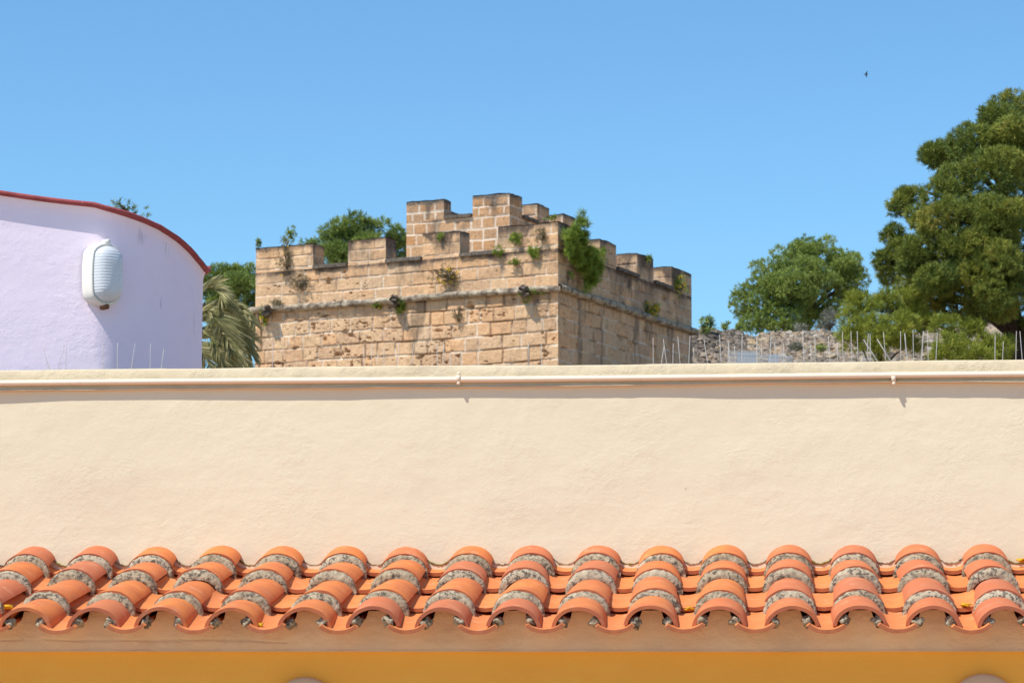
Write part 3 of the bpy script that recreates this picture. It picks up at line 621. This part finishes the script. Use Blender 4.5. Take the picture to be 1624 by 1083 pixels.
# turret
T=np.array([-5.859,64.735]); tr=Mas(); 
for s_,L_,d_,n_ in((0,2.83,UD,nL),(1,4.29,VD,nR)):
    tr.patch(T,d_,n_,0,L_,11.2,13.50,300+s_,course=.262,zph=13.96-.262*12,blk=(.28,.52),jw=.019,jd=.012,rough=.6,lay=40+s_,stain=0,top=15.)
tr.patch(T+VD*4.29,UD,-nL,0,2.83,11.2,13.5,305,res=.06); tr.patch(T+UD*2.83,VD,-nR,0,4.29,11.2,13.5,306,res=.06)
tr.cap([P3(T,0,0,13.46),P3(T,2.83,0,13.46),P3(T,2.83,4.29,13.46),P3(T,0,4.29,13.46)],.5)
tu=tr.build('turret',M['turret'],tow)
for k,(a0,a1,b0,b1) in enumerate(((0,1.0,0,.78),(1.79,2.83,0,.42),(0,.42,1.74,2.51),(0,.42,3.43,4.29),(2.41,2.83,1.74,2.51),(2.41,2.83,3.43,4.29))):
    merlon(T,a0,a1,b0,b1,13.50,13.96,320+k*10,M['turret'],tu,course=.262,lay=40,lay2=41,jw=.019,jd=.012,blk=(.28,.52),stain=.35)
slab(T,1.02,1.77,-.06,.42,13.53,tu,7); slab(T,-.06,.42,.80,1.72,13.53,tu,8); slab(T,-.06,.42,2.53,3.41,13.53,tu,9)
# ================================================================ VEGETATION
def norm(a): return a/np.maximum(np.linalg.norm(a,axis=-1,keepdims=True),1e-9)
def tufts(P,Dr,q,n,Ln,Wd,spread=.9,tint=None,curve=.0):
    """n thin blades per point P along directions Dr"""
    m=len(P); 
    D=np.repeat(norm(Dr),n,0)+q.normal(0,spread,(m*n,3)); D=norm(D); S_=norm(np.cross(D,q.normal(0,1,(m*n,3))))
    L=(Ln*q.uniform(.6,1.25,(m*n,1))); b0=np.repeat(P,n,0)+q.normal(0,Ln*.18,(m*n,3)); w=Wd*q.uniform(.7,1.3,(m*n,1))
    V=np.stack([b0-S_*w*.4,b0+S_*w*.4,b0+D*L*.62+S_*w*.5,b0+D*L,b0+D*L*.62-S_*w*.5],1).reshape(-1,3)
    Fq=np.arange(m*n)[:,None]*5+np.array([0,1,2,4])[None]; Ft=np.arange(m*n)[:,None]*5+np.array([4,2,3,3])[None]
    # as triangles for uniform arrays
    base=np.arange(m*n)[:,None]*5
    Tr=np.concatenate([base+np.array([0,1,2]),base+np.array([0,2,4]),base+np.array([4,2,3])])
    t=np.repeat(tint if tint is not None else q.random(m),n*5)+np.repeat(q.normal(0,.07,m*n),5)
    return V,Tr,np.clip(t,0,1)
def blobpts(c,r,q,n,shell=.55,up=.35):
    d=norm(q.normal(0,1,(n,3))); 
    bump=1+.28*fbm(d[:,0]*3+c[0],d[:,2]*3+d[:,1]*2+c[2],1,3)
    k=(shell+(1-shell)*q.random(n)**.5)*bump
    P=np.array(c)+d*np.array(r)*k[:,None]; Dr=d*np.array([1,1,1])+np.array([0,0,up])
    return P,Dr,k
def crown(name,blobs,q,dens,n,Ln,Wd,mat,parent,spread=.8,up=.4,shell=.55,tb=.5,sub_r=.30,nsf=4.2):
    PP=[];DD=[];TT=[]
    for (c,r) in blobs:
        # split each limb's foliage into many small clumps
        rm_=(r[0]*r[2])**.5; ns=max(5,int(nsf*(rm_/sub_r)**2)); d=norm(q.normal(0,1,(ns,3))); cc=np.array(c)+d*np.array(r)*(q.uniform(.45,1.,(ns,1)))
        for k in range(ns):
            rr=sub_r*q.uniform(.6,1.25)*min(1,rm_/sub_r); nn=int(dens*rr*rr); P,Dr,kk=blobpts(cc[k],(rr,rr,rr*.72),q,nn,shell,up); PP.append(P);DD.append(norm(Dr)+d[k]*.5); 
            TT.append(np.clip(tb+q.normal(0,.13)+.10*q.normal(0,1,nn),0,1))
    P=np.concatenate(PP);Dr=np.concatenate(DD);T_=np.concatenate(TT)
    V,Tr,t=tufts(P,Dr,q,n,Ln,Wd,spread,T_); return mkobj(name,V,Tr,mat,parent,False,{'tint':t})
def limb(m,a,b_,r0,r1,q,n=6,wig=.12):
    a=np.array(a,float);b_=np.array(b_,float);L=np.linalg.norm(b_-a); pts=[];rs=[]
    for i in range(n+1):
        t=i/n; p=a+(b_-a)*t+q.normal(0,wig*L*.18,3)*math.sin(math.pi*t)+np.array([0,0,.10*L*math.sin(math.pi*t)]); pts.append(p); rs.append(r0+(r1-r0)*t)
    m.tube(pts,rs,7)
def tree(name,label,base,trunkpts,tr,blobs,mat,seed,dens,n,Ln,Wd,group=None,branches=True,**kw):
    q=np.random.default_rng(seed); t=thing(name,base,label,'tree',group)
    m=MB(); m.tube(trunkpts,[tr*(1-.6*i/(len(trunkpts)-1)) for i in range(len(trunkpts))],10)
    tp_=np.array(trunkpts)
    if branches:
        for c,r in blobs:
            c=np.array(c); k=np.argmin(np.abs(tp_[:,2]-(c[2]-.5*abs(c[0]-tp_[:,0].mean())-.2)));limb(m,tp_[k],c,tr*.30,tr*.06,q)
            for _ in range(5):
                d=norm(q.normal(0,1,3)); limb(m,c*.8+tp_[k]*.2,c+d*np.array(r)*.7,tr*.08,tr*.02,q,4)
    m.build('trunk',M['bark'],t,True)
    crown('crown',blobs,q,dens,n,Ln,Wd,mat,t,**kw); return t
def bl(px,py,rx,ry,D,dd=0,depth=None):
    s=D/F; c=atD(px,py,D+dd); return (tuple(c),(rx*s,(depth or (rx+ry)/2)*s,ry*s))
# big pine on the right, about 45 m away
D=45; q=np.random.default_rng(1)
base=atD(1618,700,D); base[2]=float(hillz(np.array(base[0]),np.array(base[1])))
tk=[base]+[atD(x,y,D) for x,y in((1618,600),(1612,540),(1604,490),(1600,440),(1596,380),(1590,310),(1600,240))]
B_=[(1575,190,45,38,0),(1620,175,50,35,.6),(1540,225,50,42,-.5),(1475,245,46,38,0),(1500,290,50,40,-.9),(1570,270,60,50,-1.0),(1625,250,45,50,-.6),
 (1425,322,20,22,.2),(1455,345,26,22,-.2),(1440,300,20,24,.3),(1505,335,46,30,-1.3),(1560,340,45,34,-1.0),(1610,330,40,40,.8),(1480,372,36,28,-1.1),(1430,385,26,26,.2),(1415,368,16,18,.3),
 (1510,395,42,26,-.6),(1410,425,24,22,.2),(1450,430,46,28,-.9),(1500,435,40,24,-1.2),(1440,468,40,26,-.5),(1495,475,46,30,-.4),(1555,400,24,24,.4),(1560,450,34,30,-1.2),(1600,370,24,34,-1.3),
 (1615,430,34,50,-1.4),(1645,340,40,60,-.8),(1580,480,26,24,-1.2),(1540,500,30,22,.5),(1450,505,38,20,.6),(1655,470,30,50,-.4),(1665,530,30,40,.3),(1560,425,40,28,-1.5),(1590,465,32,28,-1.6),(1535,385,40,26,-1.4),(1595,335,42,38,-1.5),(1612,205,42,36,-.8),(1450,402,38,24,-1),(1490,445,40,22,-1.4),(1600,405,36,26,-1.7),(1605,255,45,40,-.2),(1580,215,30,24,.2),(1690,300,50,120,0),(1400,408,15,12,.1)]
tree('pine_tree','tallest pine, olive green, at the right edge with dark trunk',tuple(base),tk,.19,[bl(a,b_+3,c*.72,d*.70,D,e*1.25) for a,b_,c,d,e in B_],M['pine'],5,1900,15,.078,.0085,sub_r=.27,spread=.72,up=.7,shell=.75,nsf=4.2,tb=.42)
# young pines in front of it
for lb,Bq,sd,tx in(('young bushy pine left of the tallest pine, over the slanting spikes',[(1365,485,30,22,0),(1345,505,22,26,0),(1400,490,34,26,.3),(1385,525,40,26,-.4),(1350,535,22,22,-.2),(1425,520,34,32,-.2),(1440,480,28,22,.4),(1400,550,38,20,-.3),(1440,545,26,16,.1),(1455,505,20,24,.5)],61,1395),
 ('young bushy pine between the tallest trunk and the spikes, with a rounded double top',[(1505,520,22,22,0),(1548,518,24,20,.2),(1520,545,34,22,-.3),(1560,545,26,20,0),(1500,562,28,14,-.4),(1535,568,34,12,-.5),(1480,568,10,8,-.3)],62,1530),
 ('low green pine sapling at the foot of the tallest trunk',[(1583,548,18,14,0),(1578,562,20,10,0),(1600,540,8,8,.2)],63,1583)):
    D=43; bs=atD(tx,640,D); bs[2]=float(hillz(np.array(bs[0]),np.array(bs[1])))
    tree('pine_sapling',lb,tuple(bs),[bs]+[atD(tx,y,D) for y in(600,560,520 if tx!=1583 else 550)],.07,[bl(a,b_,c*.9,d*.9,D,e) for a,b_,c,d,e in Bq],M['pinec'],sd,1600,14,.085,.0066,group='young pines below the tallest pine',sub_r=.14,spread=.7,up=.8,nsf=3.2,shell=.55,tb=.35)
# round pine behind the ruin, about 80 m
D=80; bs=atD(1275,600,D); bs[2]=float(hillz(np.array(bs[0]),np.array(bs[1])))
tk=[bs,atD(1270,545,D),atD(1280,505,D),atD(1290,460,D),atD(1290,420,D)]
B_=[(1290,400,34,14,0),(1255,405,30,18,0),(1225,425,30,22,-.6),(1330,410,30,20,.2),(1345,440,26,24,0),(1280,430,40,24,-1.2),(1240,455,36,24,-1.2),(1195,455,22,26,0),(1185,485,18,20,0),(1215,485,32,24,-1),(1255,480,30,20,-1.),(1205,512,30,16,-1),(1240,510,26,16,-1.2),(1285,500,20,14,-.4),(1290,462,26,16,-.6),(1330,465,18,12,.8),(1360,435,14,16,.2),(1178,518,8,8,0),(1355,470,18,18,.5),(1320,440,26,20,-.4),(1318,488,20,14,-.5),(1260,455,40,26,-1.4),(1345,425,26,22,-.2),(1290,395,40,16,.6)]
tree('pine_tree','rounded pine standing behind the ruined rubble wall',tuple(bs),tk,.24,[bl(a,b_,c*.92,d*.92,D,e) for a,b_,c,d,e in B_],M['pineb'],7,720,12,.09,.014,nsf=4.6,sub_r=.27,spread=.65,up=.5,shell=.5,tb=.5)
# limbs showing on its right
# trees left and behind the tower
D=90; bs=atD(570,600,D); bs[2]=10.
tree('pine_tree','pine showing above the battlements left of the turret',tuple(bs),[bs,atD(570,480,D),atD(572,420,D),atD(572,380,D)],.25,[bl(a,b_,c*.92,d*.92,D,e) for a,b_,c,d,e in((565,362,18,18,0),(540,372,18,22,0),(595,365,26,18,0),(520,380,12,14,0),(570,395,44,24,-.6),(530,405,24,20,-.6),(500,392,14,10,0),(632,378,14,16,0),(615,400,26,20,0),(560,430,60,20,0),(500,415,16,12,0))],M['pineb'],8,480,10,.14,.021,sub_r=.36,spread=.65,up=.5,tb=.35)
D=75; bs=atD(370,640,D); bs[2]=9.
tree('pine_tree','dark pine in the gap between lilac building and tower',tuple(bs),[bs,atD(372,560,D),atD(372,500,D),atD(374,450,D)],.25,[bl(a,b_,c*.92,d*.92,D,e) for a,b_,c,d,e in((375,432,18,14,0),(350,445,20,18,0),(398,440,14,16,0),(372,460,34,24,-.5),(345,475,20,20,0),(400,475,18,26,0),(385,505,26,24,0),(350,510,24,20,0),(398,530,14,20,0),(360,545,20,20,.4),(330,450,16,16,0))],M['pineb'],9,620,10,.12,.018,sub_r=.32,spread=.65,up=.5,tb=.4)
D=30; bs=atD(200,640,D); bs[2]=5.
tree('pine_tree','pine whose topmost twigs peep over the red roof edge',tuple(bs),[bs,atD(205,450,D),atD(205,345,D)],.1,[bl(a,b_,c,d,D,e) for a,b_,c,d,e in((195,330,20,9,0),(215,337,14,7,0),(188,322,10,5,0),(118,327,4,8,0),(200,352,30,14,0),(200,400,75,30,0),(150,420,50,30,0),(250,430,50,30,.5),(200,455,80,34,0))],M['pine'],10,520,9,.055,.007,sub_r=.10,spread=.7,up=.4,tb=.3,branches=True)
# shrubs along the top of the ruin
def shrub(name,label,cat,px,py,rx,ry,D,mat,seed,dens=900,n=7,Ln=.07,Wd=.012,stems=6,group=None,flw=0,root=None,fl_r=.024,spread=.8,depth=None,hang=0):
    q=np.random.default_rng(seed); c,r=bl(px,py,rx,ry,D,0,depth); c=np.array(c); rt=np.array(root if root is not None else (c[0],c[1],c[2]-r[2]))
    t=thing(name,tuple(rt),label,cat,group); m=MB()
    tips=[]
    for _ in range(stems):
        d=norm(q.normal(0,1,3)); e=c+d*np.array(r)*.85; tips.append(e); limb(m,rt,e,.006+.012*r[0],.003,q,4)
    m.build('stems',M['twig'],t,True)
    ns=max(3,int(14*(rx*ry)**.5/14)); PP=[];DD=[]
    for k in range(ns):
        d=norm(q.normal(0,1,3)); cc=c+d*np.array(r)*q.uniform(.3,1.15); rr=np.array(r)*q.uniform(.18,.45); nn=int(dens*rr[0]*rr[2]*1.7)+5
        P,Dr,_=blobpts(cc,rr,q,nn,.3,.4-hang); PP.append(P);DD.append(Dr)
    V,Tr,tt=tufts(np.concatenate(PP),np.concatenate(DD),q,n,Ln,Wd,spread,None); mkobj('foliage',V,Tr,mat,t,False,{'tint':tt})
    if flw:
        P,Dr,_=blobpts(c,np.array(r)*.95,q,flw,.5,.4); V,Tr,tt=tufts(P,Dr,q,5,fl_r*1.6,fl_r,1.2,None); mkobj('flowers',V,Tr,M['flower'],t,False,{'tint':tt})
    return t
gp='shrubs on top of the ruined wall'
shrub('shrub','green shrub on the ruined wall beside the tower','shrub',1118,517,12,11,73,M['pineb'],31,dens=260,Ln=.12,Wd=.02,group=gp)
shrub('shrub','small green shrub on the ruined wall midway between tower and rounded pine','shrub',1150,518,7,6,74,M['pineb'],32,dens=260,Ln=.1,Wd=.02,group=gp)
shrub('shrub','small dark shrub at the left foot of the rounded pine','shrub',1173,520,6,6,76,M['pineb'],33,dens=260,Ln=.1,Wd=.02,group=gp)
shrub('shrub','pale grey shrub at the right foot of the rounded pine','shrub',1315,508,20,18,76,M['greyleaf'],34,dens=200,Ln=.12,Wd=.016,stems=14,group=gp)
shrub('shrub','small pale grey shrub under the rounded pine','shrub',1272,522,12,9,75.6,M['greyleaf'],37,dens=200,Ln=.12,Wd=.014,stems=12,group=gp)
shrub('shrub','grey green bush low in front of the rubble wall','shrub',1262,551,18,6,70,M['greyleaf'],35,dens=240,Ln=.1,Wd=.014,group='bushes before the rubble')
shrub('shrub','small dark bush low in front of the rubble wall','shrub',1301,553,6,6,70,M['pineb'],36,dens=300,Ln=.1,Wd=.014,group='bushes before the rubble')
# plants growing out of the tower
def ontower(px,py,face='L',out=.1):
    d=ray(px,py); n_=nL if face=='L' else nR; O=B+n_*out; k=(O@n_)/(d[:2]@n_); p=CP+d*k; return p, float(p[:2]@fh[:2])
def tp(name,label,cat,px,py,rx,ry,face,seed,mat='leaf',out=.1,**kw):
    p,D_=ontower(px,py,face,out); n_=nL if face=='L' else nR; rt=(p[0]-n_[0]*(out-.0),p[1]-n_[1]*(out-.0),p[2]-(ry*D_/F)*kw.pop('rootk',.5)); return shrub(name,label,cat,px,py,rx,ry,D_,M[mat],seed,root=rt,depth=min(rx,ry,10),**kw)
g1='weeds growing on the tower'
def multibush():
    q=np.random.default_rng(71); PP=[];DD=[]; p0,D_=ontower(915,395,'R',.05)
    t=thing('bush',tuple(p0),'large bright green bush hanging from the battlement beside the tower corner','bush',g1); m=MB()
    for px,py,rx,ry in((921,354,4,8),(914,366,9,11),(907,380,9,13),(918,388,14,13),(928,402,15,12),(914,408,11,13),(936,415,14,12),(944,425,11,13),(936,440,11,14),(928,425,10,12),(910,395,9,10),(903,400,5,8),(940,403,8,8),(925,375,8,6)):
        p,Dk=ontower(px,py,'R',.25); r=np.array([rx,min(rx,9),ry])*.8*Dk/F; n=int(85*rx*ry/110)
        limb(m,p0,p,.03,.008,q,5)
        for k in range(4):
            d=norm(q.normal(0,1,3)); P,Dr,_=blobpts(p+d*r*.5,r*.62,q,n//3,.35,.55); PP.append(P);DD.append(Dr)
    for px,py in((922,343),(928,356),(897,372),(955,408),(948,440),(932,460)):
        p,Dk=ontower(px,py,'R',.25); P,Dr,_=blobpts(p,np.array([.05,.05,.11]),q,12,.3,1.); PP.append(P);DD.append(Dr)
    m.build('stems',M['twig'],t,True); V,Tr,tt=tufts(np.concatenate(PP),np.concatenate(DD),q,13,.12,.0095,.6,None); mkobj('foliage',V,Tr,M['leaf'],t,False,{'tint':tt})
multibush()
tp('weed','small round green weed on the corner merlon, top left one','plant',815,378,10,10,'L',73,dens=1400,Ln=.07,Wd=.01,group=g1)
tp('weed','green weed on the corner merlon, right one','plant',846,400,8,13,'L',74,dens=1400,Ln=.06,Wd=.012,group=g1)
tp('weed','small green weed at the edge of the last crenel of the sunlit face','plant',790,398,9,7,'L',75,dens=1400,Ln=.06,Wd=.01,group=g1)
tp('weed','small green weed, lowest on the corner merlon','plant',815,416,7,7,'L',76,dens=1400,Ln=.05,Wd=.01,group=g1)
tp('weed','dry brown weed at the top of the corner merlon','plant',859,372,8,14,'L',77,'dryleaf',dens=500,Ln=.07,Wd=.008,stems=14,group=g1)
tp('weed','mossy weed on top of the third merlon from the left','plant',697,376,6,8,'L',78,dens=1000,Ln=.05,Wd=.01,group=g1)
tp('flowering_weed','yellow flowering weed under the third merlon, on the sunlit face','plant',710,436,22,17,'L',79,'dryleaf',dens=160,Ln=.06,Wd=.010,stems=22,flw=26,group=g1)
tp('flowering_weed','yellow flowering weed on the moulding of the shaded face','plant',1031,490,20,12,'R',80,dens=130,Ln=.06,Wd=.010,stems=26,flw=70,group=g1)
tp('flowering_weed','yellow green weed on the last merlon of the shaded face','plant',1078,452,13,16,'R',81,dens=130,Ln=.06,Wd=.010,stems=22,flw=30,group=g1)
tp('weed','grey dried weed below the first merlon, left end of the sunlit face','plant',475,448,18,15,'L',82,'dryleaf',dens=170,Ln=.06,Wd=.009,stems=24,group=g1)
tp('weed','dark dry weed climbing the leftmost merlon','plant',452,412,10,34,'L',83,'dryleaf',dens=170,Ln=.06,Wd=.009,stems=16,group=g1,flw=4)
tp('weed','thin stemmed weed rising above the leftmost merlon','plant',459,372,8,17,'L',84,dens=60,n=4,Ln=.07,Wd=.022,stems=5,group=g1,out=-.1,rootk=1.2,flw=2)
tp('weed','sparse twiggy weed at the tower top left corner','plant',410,385,4,13,'L',85,dens=60,n=4,Ln=.06,Wd=.02,stems=4,group=g1,out=-.1,rootk=1.)
tp('weed','grassy tuft on the spout at the left end of the moulding','plant',440,483,9,7,'L',86,'dryleaf',dens=600,Ln=.11,Wd=.009,stems=4,group=g1)
tp('flowering_weed','green and orange weed hanging below the moulding at the left edge','plant',418,507,7,15,'L',87,dens=260,Ln=.06,Wd=.012,stems=10,group=g1,flw=14)
tp('weed','green weed hanging from the middle spout','plant',634,485,11,14,'L',88,dens=420,Ln=.07,Wd=.012,stems=10,group=g1)
tp('weed','yellow green weed on the moulding left of the middle spout','plant',597,484,10,7,'L',89,dens=300,Ln=.06,Wd=.012,stems=8,group=g1,flw=5)
tp('weed','dark green weed under the right spout near the tower corner','plant',835,466,10,12,'L',90,'pineb',dens=700,Ln=.06,Wd=.012,stems=6,group=g1)
tp('weed','low green weed under the moulding between right spout and corner','plant',852,463,14,5,'L',91,'pineb',dens=700,Ln=.05,Wd=.012,stems=6,group=g1)
tp('weed','tiny green weed left of the bush on the shaded corner merlon','plant',906,438,5,8,'R',92,'pineb',dens=700,Ln=.05,Wd=.012,stems=6,group=g1)
tp('weed','tuft of grass behind the corner merlon top','plant',874,347,9,4,'L',93,dens=500,Ln=.07,Wd=.01,stems=3,out=-.3,group=g1)
tp('weed','small weed on the front of the merlon beside the bush','plant',957,398,5,9,'R',94,dens=400,Ln=.06,Wd=.01,stems=4,group=g1)
tp('weed','green weed at the top edge of the third merlon on the shaded face','plant',1030,410,5,6,'R',95,dens=600,Ln=.07,Wd=.012,stems=4,group=g1)
tp('weed','faint dry weed hanging at the middle of the wall beneath the moulding','plant',725,500,8,14,'L',96,'dryleaf',dens=90,Ln=.05,Wd=.009,stems=14,group=g1,out=.06)
# ---- palm in the gap
D=36; q=np.random.default_rng(44); pb=atD(300,560,D); pz=float(hillz(np.array(pb[0]),np.array(pb[1])))
palm=thing('palm_tree',(pb[0],pb[1],pz),'date palm with olive grey fronds arching out behind the lilac building','palm tree')
m=MB(); m.tube([(pb[0],pb[1],pz),(pb[0]+.05,pb[1],(pz+pb[2])/2),(pb[0],pb[1],pb[2])],[.2,.17,.2],12); m.build('trunk',M['bark'],palm,True)
def frond(pp,wid,seed):
    q=np.random.default_rng(seed); pts=[atD(x,y,D+e) for x,y,e in pp]
    # smooth curve
    P=[];n=34
    for i in range(n):
        t=i/(n-1)*(len(pts)-1); k=min(int(t),len(pts)-2); f=t-k
        p0=pts[max(k-1,0)];p1=pts[k];p2=pts[k+1];p3=pts[min(k+2,len(pts)-1)]
        P.append(.5*((2*p1)+(-p0+p2)*f+(2*p0-5*p1+4*p2-p3)*f*f+(-p0+3*p1-3*p2+p3)*f**3))
    P=np.array(P); m=MB(); m.tube(P,[.014*(1-.8*i/n) for i in range(n)],6)
    o=m.build('frond',M['palm'],palm,True); V=[];T3=[];tt=[]
    for i in range(2,n-1):
        for rep in range(3):
            tg_=norm(P[i+1]-P[i-1]); p=P[i]+(P[i+1]-P[i])*q.random()
            for s in(-1,1):
                side=norm(np.cross(tg_,np.array([0,0,1.])))*s; L=wid*(math.sin(math.pi*(.12+.80*i/n))**.6)*q.uniform(.8,1.1)
                d=norm(tg_*.95+side*.75+np.array([0,0,-.05+.25*(1-i/n)])+q.normal(0,.10,3)); wv=norm(np.cross(d,side+q.normal(0,.3,3)))*.011
                mid=p+d*L*.55; tip=p+d*L+np.array([0,0,-.10*L-.05*L*q.random()]); k0=len(V)
                V+= [p-wv*.6,p+wv*.6,mid+wv,mid-wv,tip]; T3+=[(k0,k0+1,k0+2),(k0,k0+2,k0+3),(k0+3,k0+2,k0+4)]; tt+=[q.random()]*5
    l=mkobj('leaflets',np.array(V),np.array(T3),M['palm'],palm,False,{'tint':tt}); l.location=l.location; 
    return o
FR=[[(285,500,0),(320,460,.1),(345,463,.1),(358,485,0)],[(290,515,0),(330,485,.2),(375,487,.3),(402,512,.2)],[(290,520,0),(325,497,0),(350,515,-.3),(368,552,-.4)],[(290,520,0),(335,505,.3),(375,520,.5),(398,560,.6)],[(290,540,0),(320,528,-.3),(345,548,-.5),(362,590,-.6)],[(290,545,0),(330,535,.3),(365,550,.4),(392,595,.5)],[(290,550,0),(312,550,-.5),(330,575,-.7),(336,620,-.8)],[(290,530,0),(330,520,.6),(360,530,.9),(385,575,1.1)],[(295,505,.4),(330,490,.8),(360,500,1.),(380,540,1.2)],[(290,560,0),(330,560,.4),(365,580,.6),(385,625,.7)],[(285,520,0),(250,470,.2),(200,480,.4),(170,520,.6)],[(285,520,0),(270,470,1),(240,460,2),(200,500,2.6)],[(300,540,0),(340,530,-.2),(372,560,-.2),(380,610,-.2)]]
for i,f in enumerate(FR): frond(f,.42 if i!=1 else .30,400+i)
# ================================================================ RUBBLE WALLS
def rubble(name,label,poly,D0,D1,seed,base=None,n=900,sr=(.05,.14),cat='wall'):
    """poly: (px, ytop) along the crest; stones stacked on a slanting bank"""
    q=np.random.default_rng(seed); rn=random.Random(seed); xs_=[p[0] for p in poly]; ys_=[p[1] for p in poly]; m=MB(); tint=[]
    c0=atD(np.mean(xs_),580,(D0+D1)/2); t=thing(name,(c0[0],c0[1],c0[2]),label,cat)
    for k in range(n):
        x=rn.uniform(min(xs_),max(xs_)); yt=float(np.interp(x,xs_,ys_)); f=rn.random(); yb=base or 592
        y=yt+(yb-yt)*f; Dd=D0+(D1-D0)*(1-f)+rn.uniform(-.1,.1); c=atD(x,y,Dd); s=rn.uniform(*sr)*(1 if rn.random()<.85 else 1.7); n0=len(m.v)
        m.rock(c,(s*rn.uniform(.9,1.5),s,s*rn.uniform(.45,.8)),rn,7,4,.4); tint+=[min(1,max(0,rn.gauss(.45 if x<1190 else .6,.25)-(.25 if x<1180 and f<.5 else 0)))]*(len(m.v)-n0)
    nn=80; V=[];  # earth core behind the stones
    for i in range(nn):
        x=min(xs_)+(max(xs_)-min(xs_))*i/(nn-1); yt=float(np.interp(x,xs_,ys_))+2
        V+= [tuple(atD(x,yt+60,D1+1.6)),tuple(atD(x,yt,D1+.7)),tuple(atD(x,yt,D1+.05)),tuple(atD(x,(base or 592)+8,D0+.08)),tuple(atD(x,690,D0-.2))]
    n0=len(m.v); m.add(V,[(i*5+a,i*5+a+1,i*5+a+6,i*5+a+5) for i in range(nn-1) for a in(0,1,2,3)]); tint+=[.15]*(len(m.v)-n0)
    return mkobj('stones',np.array(m.v),m.f,M['rubble'],t,False,{'tint':tint})
rubble('rubble_wall','ruined rubble wall of loose grey and ochre stones right of the tower',[(1096,522),(1115,524),(1125,521),(1145,527),(1160,526),(1185,533),(1200,536),(1215,532),(1232,527),(1260,528),(1300,527),(1325,529),(1335,545)],71,73.5,51,n=4600,sr=(.035,.095))
rubble('rubble_wall','low heap of pale stones along the foot of the young pines',[(1285,578),(1300,569),(1330,567),(1400,564),(1440,562),(1470,560)],62,63,52,n=500,sr=(.04,.10))
rubble('rubble_bank','pinkish stony bank glimpsed behind the tallest pine trunk',[(1330,545),(1440,535),(1470,524),(1540,524),(1575,515),(1590,509),(1624,508),(1680,505)],64,69,53,n=2200,sr=(.06,.16),cat='bank')
# little grey metal fence before the ruin
D=68; fc=atD(1205,590,D); fe=thing('metal_fence',tuple(fc),'low grey blue metal fence with close pickets before the ruined wall','fence'); m=MB()
for k in range(44):
    x=1155+k*2.35; a=atD(x,600,D); z1=zat(x,556 if x<1205 else 563,a); m.box(a[0]-.007,a[0]+.007,a[1]-.007,a[1]+.007,a[2],z1)
m.build('picket',M['fencew'],fe)
m=MB(); a=atD(1155,562,D);b_=atD(1258,568,D); m.tube([a,b_],.012,6); m.build('rail',M['fence'],fe)
m=MB()
for x0,x1,y0 in((1168,1200,559),(1218,1235,562)):
    a=atD(x0,y0,D+.3);b_=atD(x1,600,D+.3); m.box(a[0],b_[0],a[1],a[1]+.05,b_[2],a[2])
m.build('sheet_panel',M['fence'],fe)
# ================================================================ BIRD
c=atD(1373.5,118,60); m=MB()
m.tube([c+np.array([-.05,0,.0]),c,c+np.array([.05,0,-.004])],[.006,.016,.004],8)
m.add([c+np.array(p) for p in((-.02,0,.006),(.02,0,.004),(.035,-.04,.075),(.015,-.03,.05),(-.02,0,-.004),(.02,0,-.004),(.018,.05,-.075),(0,.04,-.045))],[(0,1,2,3),(3,2,1,0),(4,7,6,5),(5,6,7,4)])
m.build('bird',M['bird']); bpy.data.objects['bird']['label']='tiny dark bird flying high in the clear blue sky'; bpy.data.objects['bird']['category']='bird'
